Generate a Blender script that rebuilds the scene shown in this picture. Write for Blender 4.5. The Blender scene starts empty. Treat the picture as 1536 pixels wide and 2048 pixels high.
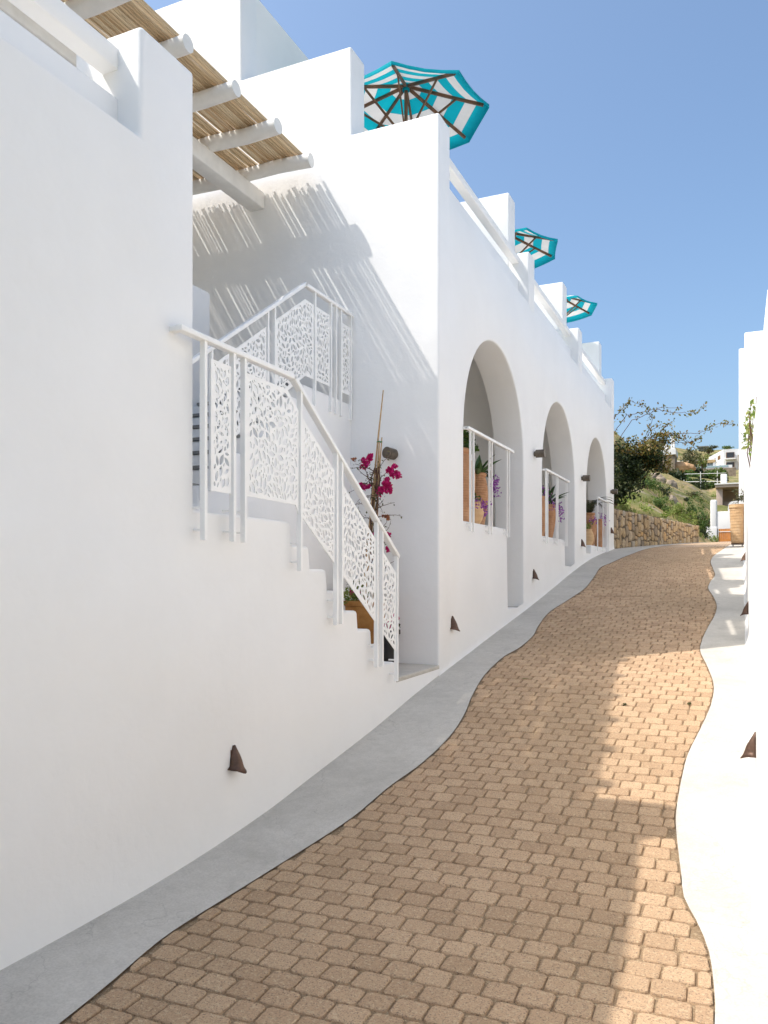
import bpy, bmesh, math, random
import numpy as np
from mathutils import Vector, Matrix
from mathutils.geometry import delaunay_2d_cdt

random.seed(7)
NP = np.random.default_rng(11)
scene = bpy.context.scene
COL = scene.collection

# ------------------------------------------------------------------ camera
# origin = the photographer's eye, X across the lane, Y up the lane, Z up
YAW = math.atan(712.0 / 1575.0)
cam_d = bpy.data.cameras.new("camera")
cam = bpy.data.objects.new("camera", cam_d)
COL.objects.link(cam)
cam.location = (0, 0, 0)
cam.rotation_euler = (math.pi / 2, 0, YAW)
cam_d.sensor_fit = 'VERTICAL'
cam_d.sensor_height = 36.0
cam_d.lens = 1575.0 / 2048.0 * 36.0
cam_d.shift_y = 123.0 / 2048.0
cam_d.clip_start = 0.05
cam_d.clip_end = 3000
scene.camera = cam

# ------------------------------------------------------------------ sky, sun, exposure
SUN_TRAVEL = Vector((0.574, 0.372, -1.0)).normalized()
to_sun = -SUN_TRAVEL
world = bpy.data.worlds.new("World")
scene.world = world
world.use_nodes = True
wn = world.node_tree
bg = wn.nodes["Background"]
sky = wn.nodes.new("ShaderNodeTexSky")
sky.sky_type = 'NISHITA'
sky.sun_disc = False
sky.sun_elevation = math.asin(to_sun.z)
sky.sun_rotation = math.atan2(to_sun.x, to_sun.y)
sky.altitude = 0
sky.air_density = 1.0
sky.dust_density = 4.2
sky.ozone_density = 3.5
tint = wn.nodes.new("ShaderNodeMix")
tint.data_type = 'RGBA'; tint.blend_type = 'MULTIPLY'
tint.inputs[0].default_value = 1.0
tint.inputs[7].default_value = (0.92, 0.99, 0.985, 1.0)
wn.links.new(sky.outputs[0], tint.inputs[6])
wn.links.new(tint.outputs[2], bg.inputs[0])
bg.inputs[1].default_value = 0.113

sun_d = bpy.data.lights.new("sun", 'SUN')
sun_d.energy = 2.0
sun_d.angle = math.radians(0.55)
sun_d.color = (1.0, 0.94, 0.88)
sun_o = bpy.data.objects.new("sun", sun_d)
COL.objects.link(sun_o)
sun_o.rotation_euler = SUN_TRAVEL.to_track_quat('-Z', 'Y').to_euler()

vs = scene.view_settings
vs.view_transform = 'Standard'
vs.look = 'None'
vs.gamma = 1.0
vs.exposure = 1.15
vs.use_curve_mapping = False
scene.render.engine = 'CYCLES'
scene.cycles.max_bounces = 16
scene.cycles.diffuse_bounces = 12
scene.cycles.transparent_max_bounces = 8
scene.cycles.use_denoising = True
scene.cycles.sample_clamp_indirect = 10

# ------------------------------------------------------------------ helpers
def tag(o, label=None, cat=None, group=None, kind=None):
    if label: o["label"] = label
    if cat: o["category"] = cat
    if group: o["group"] = group
    if kind: o["kind"] = kind
    return o

def empty(name, loc=(0, 0, 0)):
    o = bpy.data.objects.new(name, None)
    o.empty_display_size = 0.1
    COL.objects.link(o)
    o.location = loc
    return o

def link(name, me, mat=None, parent=None):
    o = bpy.data.objects.new(name, me)
    COL.objects.link(o)
    if mat is not None and not me.materials:
        for m in (mat if isinstance(mat, (list, tuple)) else [mat]):
            me.materials.append(m)
    if parent is not None:
        o.parent = parent
        # parts are written in world coordinates
        off = Vector(parent.location)
        p = parent.parent
        while p is not None:
            off += Vector(p.location); p = p.parent
        o.location = -off
    return o

def mesh(name, verts, faces, mat, parent=None, smooth=False, mats=None):
    me = bpy.data.meshes.new(name)
    me.from_pydata([tuple(v) for v in verts], [], [tuple(f) for f in faces])
    me.update()
    o = link(name, me, mat, parent)
    if mats is not None:
        me.polygons.foreach_set("material_index", mats)
    if smooth:
        me.polygons.foreach_set("use_smooth", [True] * len(me.polygons))
    return o

def from_bm(name, bm, mat, parent=None, smooth_angle=None):
    bmesh.ops.recalc_face_normals(bm, faces=bm.faces)
    me = bpy.data.meshes.new(name)
    bm.to_mesh(me); bm.free()
    o = link(name, me, mat, parent)
    if smooth_angle is not None:
        me.polygons.foreach_set("use_smooth", [True] * len(me.polygons))
        me.set_sharp_from_angle(angle=smooth_angle)
    return o

class MB:
    """collects plain shapes and links them as one mesh"""
    def __init__(self):
        self.v = []; self.f = []; self.mi = []
    def add(self, v, f, mi=0):
        b = len(self.v)
        self.v += [tuple(p) for p in v]
        self.f += [tuple(i + b for i in q) for q in f]
        self.mi += [mi] * len(f)
    def box(self, x0, x1, y0, y1, z0, z1, mi=0):
        if x0 > x1: x0, x1 = x1, x0
        v = [(x0, y0, z0), (x1, y0, z0), (x1, y1, z0), (x0, y1, z0), (x0, y0, z1), (x1, y0, z1), (x1, y1, z1), (x0, y1, z1)]
        self.add(v, [(0, 3, 2, 1), (4, 5, 6, 7), (0, 1, 5, 4), (1, 2, 6, 5), (2, 3, 7, 6), (3, 0, 4, 7)], mi)
    def tube(self, pts, rad, n=6, mi=0, cap=True):
        pts = [Vector(p) for p in pts]
        if not isinstance(rad, (list, tuple)): rad = [rad] * len(pts)
        rings = []
        up = Vector((0, 0, 1))
        V = []
        for i, p in enumerate(pts):
            a = pts[max(i - 1, 0)]; b = pts[min(i + 1, len(pts) - 1)]
            t = (b - a).normalized()
            ref = up if abs(t.z) < 0.9 else Vector((1, 0, 0))
            s = t.cross(ref).normalized(); w = s.cross(t).normalized()
            for k in range(n):
                an = 2 * math.pi * k / n
                V.append(p + s * math.cos(an) * rad[i] + w * math.sin(an) * rad[i])
        F = []
        for i in range(len(pts) - 1):
            for k in range(n):
                k2 = (k + 1) % n
                F.append((i * n + k, i * n + k2, (i + 1) * n + k2, (i + 1) * n + k))
        if cap:
            F.append(tuple(range(n - 1, -1, -1)))
            F.append(tuple((len(pts) - 1) * n + k for k in range(n)))
        self.add(V, F, mi)
    def bar(self, a, b, w, h, side=None, mi=0):
        """rectangular bar from a to b, w along side, h across"""
        a = Vector(a); b = Vector(b)
        t = (b - a).normalized()
        s = Vector(side).normalized() if side is not None else t.cross(Vector((0, 0, 1))).normalized()
        s = (s - t * s.dot(t)).normalized()
        u = s.cross(t).normalized()
        V = []
        for p in (a, b):
            for i, j in ((-1, -1), (1, -1), (1, 1), (-1, 1)):
                V.append(p + s * (w / 2 * i) + u * (h / 2 * j))
        self.add(V, [(0, 1, 2, 3), (7, 6, 5, 4), (0, 4, 5, 1), (1, 5, 6, 2), (2, 6, 7, 3), (3, 7, 4, 0)], mi)
    def lathe(self, c, prof, n=24, mi=0, squash=1.0):
        V = []; F = []
        for (r, z) in prof:
            for k in range(n):
                a = 2 * math.pi * k / n
                V.append((c[0] + r * math.cos(a), c[1] + r * math.sin(a) * squash, c[2] + z))
        for i in range(len(prof) - 1):
            for k in range(n):
                k2 = (k + 1) % n
                F.append((i * n + k, i * n + k2, (i + 1) * n + k2, (i + 1) * n + k))
        self.add(V, F, mi)
    def build(self, name, mat, parent=None, smooth=False, bevel=0, seg=2, ang=35):
        if bevel:
            bm = bmesh.new()
            vv = [bm.verts.new(v) for v in self.v]
            for f in self.f:
                try: bm.faces.new([vv[i] for i in f])
                except ValueError: pass
            return bevel_link(name, bm, mat, parent, bevel, seg, ang)
        o = mesh(name, self.v, self.f, mat, parent, smooth, self.mi if isinstance(mat, (list, tuple)) else None)
        if smooth:
            o.data.set_sharp_from_angle(angle=math.radians(50))
        return o

def bevel_link(name, bm, mat, parent, w, seg=2, ang=35):
    bmesh.ops.recalc_face_normals(bm, faces=bm.faces)
    ed = [e for e in bm.edges if len(e.link_faces) == 2 and e.calc_face_angle(0) > math.radians(ang)]
    bmesh.ops.bevel(bm, geom=ed, offset=w, segments=seg, profile=0.5, affect='EDGES', clamp_overlap=True)
    return from_bm(name, bm, mat, parent, smooth_angle=math.radians(50))

def box(name, x0, x1, y0, y1, z0, z1, mat, parent=None, bevel=0.0, seg=2):
    m = MB(); m.box(x0, x1, y0, y1, z0, z1)
    return m.build(name, mat, parent, bevel=bevel, seg=seg)

def cdt_region(outer, holes):
    """triangles of a polygon with holes (2D)"""
    vs2 = []; faces = []
    for poly in [outer] + holes:
        ar = sum(p[0] * q[1] - q[0] * p[1] for p, q in zip(poly, poly[1:] + poly[:1]))
        if ar < 0: poly = poly[::-1]
        b = len(vs2)
        vs2 += [Vector((p[0], p[1])) for p in poly]
        faces.append(list(range(b, b + len(poly))))
    r = delaunay_2d_cdt(vs2, [], faces, 1, 1e-6)
    V, _, F, _, _, of = r[:6]
    keep = [f for f, o in zip(F, of) if list(o) == [0]]
    return [(v.x, v.y) for v in V], keep

def slab_from_region(V2, F, to3, depth_vec):
    """bmesh: region mapped by to3, thickened by depth_vec"""
    bm = bmesh.new()
    used = sorted({i for f in F for i in f})
    d = Vector(depth_vec)
    a = {i: bm.verts.new(to3(*V2[i])) for i in used}
    b = {i: bm.verts.new(Vector(to3(*V2[i])) + d) for i in used}
    cnt = {}
    for f in F:
        for i, j in zip(f, f[1:] + f[:1]):
            cnt[(i, j)] = cnt.get((i, j), 0) + 1
    for f in F:
        bm.faces.new([a[i] for i in f])
        bm.faces.new([b[i] for i in reversed(f)])
    for (i, j) in cnt:
        if (j, i) not in cnt:
            bm.faces.new([a[j], a[i], b[i], b[j]])
    return bm

def prism(name, poly, x0, x1, mat, parent=None, bevel=0.0, seg=2):
    """polygon in the (Y, Z) plane, thick along X"""
    bm = bmesh.new()
    a = [bm.verts.new((x0, p[0], p[1])) for p in poly]
    b = [bm.verts.new((x1, p[0], p[1])) for p in poly]
    n = len(poly)
    bm.faces.new(a); bm.faces.new(list(reversed(b)))
    for i in range(n):
        j = (i + 1) % n
        bm.faces.new([a[j], a[i], b[i], b[j]])
    if bevel: return bevel_link(name, bm, mat, parent, bevel, seg)
    return from_bm(name, bm, mat, parent)

def catmull(pts):
    xs = [p[0] for p in pts]; ys = [p[1] for p in pts]
    m = []
    for i in range(len(xs)):
        if i == 0: m.append((ys[1] - ys[0]) / (xs[1] - xs[0]))
        elif i == len(xs) - 1: m.append((ys[-1] - ys[-2]) / (xs[-1] - xs[-2]))
        else: m.append((ys[i + 1] - ys[i - 1]) / (xs[i + 1] - xs[i - 1]))
    def f(x):
        if x <= xs[0]: return ys[0] + m[0] * (x - xs[0])
        if x >= xs[-1]: return ys[-1] + m[-1] * (x - xs[-1])
        i = max(k for k in range(len(xs) - 1) if xs[k] <= x)
        h = xs[i + 1] - xs[i]; t = (x - xs[i]) / h
        return ((2 * t**3 - 3 * t**2 + 1) * ys[i] + (t**3 - 2 * t**2 + t) * h * m[i]
                + (-2 * t**3 + 3 * t**2) * ys[i + 1] + (t**3 - t**2) * h * m[i + 1])
    return f

# ------------------------------------------------------------------ materials
def nodes_of(name, rough=0.8, spec=0.3):
    m = bpy.data.materials.new(name)
    m.use_nodes = True
    nt = m.node_tree
    p = nt.nodes["Principled BSDF"]
    p.inputs["Roughness"].default_value = rough
    p.inputs["Specular IOR Level"].default_value = spec
    return m, nt, p

def N(nt, kind, **kw):
    n = nt.nodes.new(kind)
    for k, v in kw.items():
        if k in n.inputs: n.inputs[k].default_value = v
        else: setattr(n, k, v)
    return n

def ramp(nt, fac, stops):
    r = N(nt, "ShaderNodeValToRGB")
    el = r.color_ramp.elements
    while len(el) < len(stops): el.new(0.5)
    for e, (p, c) in zip(el, stops):
        e.position = p
        e.color = (c[0], c[1], c[2], 1)
    nt.links.new(fac, r.inputs[0])
    return r.outputs[0]

def noise(nt, scale, detail=4, rough=0.55, coord="Object", dist=0.0, vec=None):
    n = N(nt, "ShaderNodeTexNoise")
    n.inputs["Scale"].default_value = scale
    n.inputs["Detail"].default_value = detail
    n.inputs["Roughness"].default_value = rough
    n.inputs["Distortion"].default_value = dist
    if vec is None:
        g = N(nt, "ShaderNodeNewGeometry") if coord == "World" else N(nt, "ShaderNodeTexCoord")
        vec = g.outputs["Position"] if coord == "World" else g.outputs[coord]
    nt.links.new(vec, n.inputs["Vector"])
    return n.outputs["Fac"]

def bump(nt, p, height, strength=0.3, dist=0.01, prev=None):
    b = N(nt, "ShaderNodeBump")
    b.inputs["Strength"].default_value = strength
    b.inputs["Distance"].default_value = dist
    nt.links.new(height, b.inputs["Height"])
    if prev is not None: nt.links.new(prev, b.inputs["Normal"])
    nt.links.new(b.outputs[0], p.inputs["Normal"])
    return b.outputs[0]

def mixc(nt, fac, a, b, mode='MIX'):
    m = N(nt, "ShaderNodeMix", data_type='RGBA', blend_type=mode)
    if isinstance(fac, (int, float)): m.inputs[0].default_value = fac
    else: nt.links.new(fac, m.inputs[0])
    for s, k in ((a, 6), (b, 7)):
        if isinstance(s, (tuple, list)): m.inputs[k].default_value = (s[0], s[1], s[2], 1)
        else: nt.links.new(s, m.inputs[k])
    return m.outputs[2]

def island(nt):
    """one random number for each separate piece"""
    g = N(nt, "ShaderNodeNewGeometry"); o = N(nt, "ShaderNodeObjectInfo")
    a = N(nt, "ShaderNodeMath", operation='ADD')
    nt.links.new(g.outputs["Random Per Island"], a.inputs[0])
    nt.links.new(o.outputs["Random"], a.inputs[1])
    f = N(nt, "ShaderNodeMath", operation='FRACT')
    nt.links.new(a.outputs[0], f.inputs[0])
    return f.outputs[0]

M = {}
def plaster(name, c=(0.845, 0.838, 0.82)):
    m, nt, p = nodes_of(name, 0.85, 0.15)
    n1 = noise(nt, 0.9, 5, 0.6, "World")
    n2 = noise(nt, 7, 4, 0.6, "World")
    d = tuple(x * 0.95 for x in c)
    col = ramp(nt, n1, [(0.3, d), (0.65, c)])
    nt.links.new(col, p.inputs["Base Color"])
    b = bump(nt, p, noise(nt, 1.7, 4, 0.5, "World"), 0.35, 0.05)
    b = bump(nt, p, noise(nt, 9, 5, 0.6, "World", 0.8), 0.16, 0.012, b)
    bump(nt, p, noise(nt, 60, 3, 0.6, "World"), 0.10, 0.004, b)
    M[name] = m
plaster("plaster")
plaster("plaster_far", (0.74, 0.73, 0.71))

def simple(name, c, rough=0.6, spec=0.3, metal=0.0, var=0.12, scale=20, bmp=0.1, bdist=0.003):
    m, nt, p = nodes_of(name, rough, spec)
    n = noise(nt, scale, 4)
    lo = tuple(x * (1 - var) for x in c); hi = tuple(min(1, x * (1 + var)) for x in c)
    nt.links.new(ramp(nt, n, [(0.3, lo), (0.7, hi)]), p.inputs["Base Color"])
    p.inputs["Metallic"].default_value = metal
    if bmp: bump(nt, p, noise(nt, scale * 2.5, 3), bmp, bdist)
    M[name] = m
    return m
simple("white_metal", (0.87, 0.865, 0.845), 0.45, 0.4, var=0.02, scale=6, bmp=0.03)
simple("white_wood", (0.76, 0.74, 0.70), 0.6, 0.3, var=0.05, scale=8, bmp=0.25, bdist=0.01)
simple("grey_stone", (0.22, 0.22, 0.21), 0.8, 0.2, var=0.2, scale=14)
simple("umbrella_wood", (0.16, 0.082, 0.045), 0.55, 0.3, var=0.25, scale=12)
simple("black_plastic", (0.012, 0.011, 0.011), 0.5, 0.4, var=0.2)
simple("lamp_metal", (0.13, 0.105, 0.08), 0.5, 0.5, metal=0.5, var=0.3, scale=18)
simple("hood_copper", (0.115, 0.066, 0.044), 0.5, 0.5, metal=0.45, var=0.25, scale=30)
simple("cane", (0.46, 0.30, 0.15), 0.6, 0.3, var=0.2, scale=25)
simple("bark", (0.13, 0.085, 0.055), 0.9, 0.1, var=0.35, scale=18, bmp=0.4, bdist=0.01)
simple("twig", (0.12, 0.065, 0.045), 0.8, 0.2, var=0.3, scale=30)
simple("soil", (0.06, 0.04, 0.03), 0.95, 0.1, var=0.3, scale=40)
simple("gate_wood", (0.52, 0.20, 0.045), 0.5, 0.35, var=0.22, scale=3)
simple("beige_render", (0.46, 0.36, 0.30), 0.85, 0.15, var=0.06, scale=3)
simple("dark_window", (0.035, 0.035, 0.04), 0.15, 0.5, var=0.1)
simple("window_wood", (0.20, 0.105, 0.05), 0.6, 0.3, var=0.2)
simple("thatch", (0.36, 0.25, 0.13), 0.9, 0.1, var=0.25, scale=1.5)
simple("glass_blue", (0.32, 0.42, 0.45), 0.12, 0.5, var=0.08, scale=1)
simple("drywall_stone", (0.24, 0.195, 0.145), 0.9, 0.1, var=0.3, scale=1.2, bmp=0.5, bdist=0.1)
simple("boulder", (0.34, 0.27, 0.20), 0.9, 0.15, var=0.3, scale=1.6, bmp=0.6, bdist=0.2)
simple("red_tie", (0.02, 0.16, 0.05), 0.6, 0.3)

def m_concrete():
    m, nt, p = nodes_of("concrete", 0.8, 0.25)
    a = noise(nt, 1.6, 6, 0.62, "World"); b = noise(nt, 14, 6, 0.7, "World"); c = noise(nt, 90, 3, 0.6, "World")
    base = ramp(nt, a, [(0.25, (0.42, 0.385, 0.33)), (0.5, (0.545, 0.505, 0.44)), (0.75, (0.62, 0.58, 0.515))])
    base = mixc(nt, 0.35, base, ramp(nt, b, [(0.3, (0.40, 0.37, 0.315)), (0.7, (0.65, 0.61, 0.545))]))
    base = mixc(nt, 0.16, base, ramp(nt, c, [(0.35, (0.2, 0.19, 0.17)), (0.6, (0.62, 0.6, 0.55))]))
    st = noise(nt, 0.8, 7, 0.7, "World", 1.2)
    base = mixc(nt, ramp(nt, st, [(0.50, (0, 0, 0)), (0.72, (0.55, 0.55, 0.55))]), base, (0.36, 0.335, 0.29))
    v = N(nt, "ShaderNodeTexVoronoi", feature='DISTANCE_TO_EDGE'); v.inputs["Scale"].default_value = 0.85
    gg = N(nt, "ShaderNodeNewGeometry"); wv = N(nt, "ShaderNodeVectorMath", operation='ADD')
    nn = N(nt, "ShaderNodeTexNoise"); nn.inputs["Scale"].default_value = 3.0; nn.inputs["Detail"].default_value = 6
    nt.links.new(gg.outputs["Position"], nn.inputs["Vector"]); nt.links.new(gg.outputs["Position"], wv.inputs[0]); nt.links.new(nn.outputs["Color"], wv.inputs[1])
    nt.links.new(wv.outputs[0], v.inputs["Vector"])
    base = mixc(nt, ramp(nt, v.outputs["Distance"], [(0.0, (0.35, 0.35, 0.35)), (0.006, (0, 0, 0))]), base, (0.24, 0.22, 0.19))
    nt.links.new(base, p.inputs["Base Color"])
    q = bump(nt, p, a, 0.15, 0.03)
    bump(nt, p, c, 0.12, 0.003, q)
    M["concrete"] = m
m_concrete()

def m_paver(name, lo, mid, hi, joint=False):
    m, nt, p = nodes_of(name, 0.9, 0.15)
    r = island(nt)
    base = ramp(nt, r, [(0.0, lo), (0.45, mid), (1.0, hi)])
    big = noise(nt, 0.55, 3, 0.5, "World")
    base = mixc(nt, ramp(nt, big, [(0.35, (0, 0, 0)), (0.7, (0.45, 0.45, 0.45))]), base, (0.36, 0.25, 0.145))
    fine = noise(nt, 130, 3, 0.7, "World"); sp = noise(nt, 70, 5, 0.75, "World")
    base = mixc(nt, ramp(nt, fine, [(0.37, (0.85, 0.85, 0.85)), (0.46, (0, 0, 0))]), base, (0.17, 0.12, 0.085))
    base = mixc(nt, ramp(nt, sp, [(0.53, (0, 0, 0)), (0.66, (0.65, 0.65, 0.65))]), base, (0.66, 0.53, 0.345))
    nt.links.new(base, p.inputs["Base Color"])
    q = bump(nt, p, sp, 0.8, 0.008)
    q = bump(nt, p, noise(nt, 28, 4, 0.65, "World"), 0.6, 0.012, q)
    bump(nt, p, fine, 0.6, 0.004, q)
    M[name] = m
m_paver("paver", (0.45, 0.295, 0.178), (0.525, 0.35, 0.215), (0.585, 0.40, 0.25))
m_paver("sand", (0.22, 0.15, 0.085), (0.25, 0.17, 0.10), (0.28, 0.195, 0.115))

def m_far_paving():
    m, nt, p = nodes_of("far_paving", 0.9, 0.15)
    br = N(nt, "ShaderNodeTexBrick")
    g = N(nt, "ShaderNodeNewGeometry")
    nt.links.new(g.outputs["Position"], br.inputs["Vector"])
    br.inputs["Scale"].default_value = 1.0
    br.inputs["Brick Width"].default_value = 0.15
    br.inputs["Row Height"].default_value = 0.13
    br.inputs["Mortar Size"].default_value = 0.008
    br.inputs["Color1"].default_value = (0.40, 0.285, 0.19, 1)
    br.inputs["Color2"].default_value = (0.46, 0.34, 0.235, 1)
    br.inputs["Mortar"].default_value = (0.2, 0.14, 0.09, 1)
    nt.links.new(br.outputs["Color"], p.inputs["Base Color"])
    M["far_paving"] = m
m_far_paving()

def m_reed():
    m, nt, p = nodes_of("reed", 0.6, 0.3)
    r = island(nt)
    base = ramp(nt, r, [(0.0, (0.42, 0.29, 0.165)), (0.5, (0.60, 0.46, 0.29)), (1.0, (0.74, 0.62, 0.44))])
    tc = N(nt, "ShaderNodeTexCoord"); mp = N(nt, "ShaderNodeMapping")
    mp.inputs["Scale"].default_value = (9, 1.2, 9)
    nt.links.new(tc.outputs["Object"], mp.inputs[0])
    n = noise(nt, 4, 4, 0.7, vec=mp.outputs[0])
    base = mixc(nt, ramp(nt, n, [(0.60, (0, 0, 0)), (0.72, (0.8, 0.8, 0.8))]), base, (0.15, 0.085, 0.04))
    nt.links.new(base, p.inputs["Base Color"])
    M["reed"] = m
m_reed()

def m_terracotta(name, lo, mid, hi, ribs=55):
    m, nt, p = nodes_of(name, 0.8, 0.2)
    tc = N(nt, "ShaderNodeTexCoord"); sx = N(nt, "ShaderNodeSeparateXYZ")
    g = N(nt, "ShaderNodeNewGeometry")
    nt.links.new(g.outputs["Position"], sx.inputs[0])
    w = N(nt, "ShaderNodeMath", operation='MULTIPLY'); w.inputs[1].default_value = ribs * 6.283
    nt.links.new(sx.outputs[2], w.inputs[0])
    s = N(nt, "ShaderNodeMath", operation='SINE'); nt.links.new(w.outputs[0], s.inputs[0])
    n = noise(nt, 6, 5, 0.65, "World")
    base = ramp(nt, n, [(0.25, lo), (0.5, mid), (0.78, hi)])
    nt.links.new(base, p.inputs["Base Color"])
    b = bump(nt, p, s.outputs[0], 0.5, 0.004)
    bump(nt, p, noise(nt, 40, 3, 0.6, "World"), 0.2, 0.004, b)
    M[name] = m
m_terracotta("terracotta", (0.33, 0.165, 0.085), (0.47, 0.25, 0.13), (0.58, 0.36, 0.215), 32)
m_terracotta("terracotta_pale", (0.50, 0.305, 0.15), (0.62, 0.41, 0.225), (0.70, 0.52, 0.33), 14)
m_terracotta("terracotta_brown", (0.27, 0.115, 0.03), (0.38, 0.18, 0.055), (0.47, 0.25, 0.095), 9)

def m_leaf(name, c0, c1, c2, trans=0.3, rough=0.5):
    m, nt, p = nodes_of(name, rough, 0.3)
    r = island(nt)
    base = ramp(nt, r, [(0.0, c0), (0.55, c1), (1.0, c2)])
    nt.links.new(base, p.inputs["Base Color"])
    t = N(nt, "ShaderNodeBsdfTranslucent")
    nt.links.new(base, t.inputs["Color"])
    mx = N(nt, "ShaderNodeMixShader"); mx.inputs[0].default_value = trans
    nt.links.new(p.outputs[0], mx.inputs[1]); nt.links.new(t.outputs[0], mx.inputs[2])
    nt.links.new(mx.outputs[0], nt.nodes["Material Output"].inputs[0])
    M[name] = m
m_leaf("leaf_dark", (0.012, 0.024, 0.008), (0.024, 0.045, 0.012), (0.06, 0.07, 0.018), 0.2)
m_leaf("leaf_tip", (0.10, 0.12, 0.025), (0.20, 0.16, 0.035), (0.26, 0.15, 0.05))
m_leaf("leaf_green", (0.045, 0.095, 0.02), (0.095, 0.165, 0.035), (0.18, 0.22, 0.055))
m_leaf("leaf_olive", (0.06, 0.075, 0.03), (0.11, 0.115, 0.045), (0.18, 0.155, 0.07))
m_leaf("leaf_bright", (0.13, 0.21, 0.035), (0.24, 0.30, 0.065), (0.36, 0.34, 0.12))
m_leaf("grass", (0.12, 0.18, 0.035), (0.22, 0.25, 0.07), (0.38, 0.31, 0.14))
m_leaf("agave", (0.03, 0.075, 0.025), (0.06, 0.12, 0.04), (0.10, 0.17, 0.06), 0.12, 0.4)
m_leaf("palm", (0.035, 0.05, 0.025), (0.07, 0.08, 0.04), (0.16, 0.14, 0.08), 0.15)
m_leaf("purple_bloom", (0.22, 0.06, 0.32), (0.36, 0.10, 0.45), (0.50, 0.20, 0.55), 0.3)
m_leaf("magenta_bloom", (0.42, 0.004, 0.09), (0.58, 0.012, 0.16), (0.66, 0.03, 0.22), 0.35)
m_leaf("withered_bloom", (0.32, 0.10, 0.05), (0.42, 0.16, 0.07), (0.45, 0.25, 0.12), 0.3)

def m_fabric(name, c, trans):
    m, nt, p = nodes_of(name, 0.8, 0.1)
    n = noise(nt, 7, 4, 0.6, "World", 0.6)
    col = ramp(nt, n, [(0.3, tuple(x * 0.93 for x in c)), (0.7, c)])
    nt.links.new(col, p.inputs["Base Color"])
    b = bump(nt, p, n, 0.35, 0.03)
    t = N(nt, "ShaderNodeBsdfTranslucent"); nt.links.new(col, t.inputs["Color"])
    mx = N(nt, "ShaderNodeMixShader"); mx.inputs[0].default_value = trans
    nt.links.new(p.outputs[0], mx.inputs[1]); nt.links.new(t.outputs[0], mx.inputs[2])
    nt.links.new(mx.outputs[0], nt.nodes["Material Output"].inputs[0])
    M[name] = m
m_fabric("teal_fabric", (0.006, 0.36, 0.43), 0.36)
m_fabric("white_fabric", (0.74, 0.715, 0.68), 0.24)

def m_stone_piece():
    m, nt, p = nodes_of("wall_stone", 0.9, 0.15)
    r = island(nt)
    base = ramp(nt, r, [(0.0, (0.28, 0.235, 0.18)), (0.3, (0.46, 0.33, 0.18)), (0.6, (0.56, 0.42, 0.25)), (0.85, (0.42, 0.37, 0.30)), (1.0, (0.56, 0.35, 0.15))])
    n = noise(nt, 9, 5, 0.7, "World")
    base = mixc(nt, ramp(nt, n, [(0.35, (0.6, 0.6, 0.6)), (0.6, (0, 0, 0))]), base, (0.25, 0.19, 0.13))
    nt.links.new(base, p.inputs["Base Color"])
    bump(nt, p, n, 0.6, 0.03)
    M["wall_stone"] = m
m_stone_piece()
simple("mortar", (0.17, 0.135, 0.095), 0.95, 0.1, var=0.3, scale=10, bmp=0.4, bdist=0.02)

def m_hill():
    m, nt, p = nodes_of("hill_ground", 0.95, 0.1)
    a = noise(nt, 0.16, 6, 0.65, "World"); b = noise(nt, 1.1, 5, 0.7, "World"); c = noise(nt, 0.55, 4, 0.6, "World")
    base = ramp(nt, a, [(0.34, (0.09, 0.105, 0.035)), (0.46, (0.21, 0.19, 0.075)), (0.54, (0.37, 0.27, 0.14)), (0.72, (0.47, 0.31, 0.16))])
    base = mixc(nt, ramp(nt, b, [(0.42, (0, 0, 0)), (0.62, (0.75, 0.75, 0.75))]), base, (0.15, 0.17, 0.05))
    base = mixc(nt, ramp(nt, c, [(0.58, (0, 0, 0)), (0.66, (0.8, 0.8, 0.8))]), base, (0.32, 0.26, 0.19))
    nt.links.new(base, p.inputs["Base Color"])
    bump(nt, p, b, 0.8, 0.4)
    M["hill_ground"] = m
m_hill()

# ------------------------------------------------------------------ the lie of the land
GP = [(-6, -1.72), (2.0, -1.722), (2.9, -1.718), (3.67, -1.69), (4.5, -1.615), (5.05, -1.535), (6.2, -1.365), (7.2, -1.19),
      (9.0, -0.915), (11.27, -0.585), (13.1, -0.305), (14.9, -0.01), (17.2, 0.31), (19.1, 0.49), (20.5, 0.60), (22, 0.70),
      (25, 0.865), (30, 1.10), (65, 2.40), (80, 2.7)]
g = catmull(GP)
Lf = catmull([(0.0, -2.15), (1.2, -2.25), (2.21, -2.369), (2.52, -2.41), (2.93, -2.474), (3.26, -2.47), (3.83, -2.42), (4.64, -2.314), (5.15, -2.28), (5.6, -2.222),
              (6.23, -2.211), (6.77, -2.263), (7.22, -2.346), (7.93, -2.443), (8.74, -2.46), (9.2, -2.395), (9.83, -2.387), (10.43, -2.459), (11.41, -2.525),
              (12.33, -2.456), (13.41, -2.375), (14.58, -2.412), (15.8, -2.48), (16.5, -2.38), (18.1, -2.25), (21, -2.12), (25, -1.72), (30, -1.0), (36, -0.9)])
Rf = catmull([(0.0, -0.2), (2.0, -0.12), (3.26, -0.087), (3.52, -0.098), (3.8, -0.128), (4.02, -0.182), (4.26, -0.258), (4.49, -0.285), (4.81, -0.324), (5.1, -0.356),
              (5.35, -0.368), (5.95, -0.367), (6.32, -0.352), (6.93, -0.28), (7.49, -0.23), (8.06, -0.226), (8.68, -0.297), (9.38, -0.40), (9.87, -0.405),
              (10.68, -0.366), (11.38, -0.312), (12.08, -0.298), (12.79, -0.36), (13.54, -0.46), (14.12, -0.445), (14.75, -0.395), (15.41, -0.435), (16.6, -0.52),
              (18.0, -0.48), (20, -0.36), (23, -0.25), (30, -0.1), (36, -0.05)])

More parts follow.
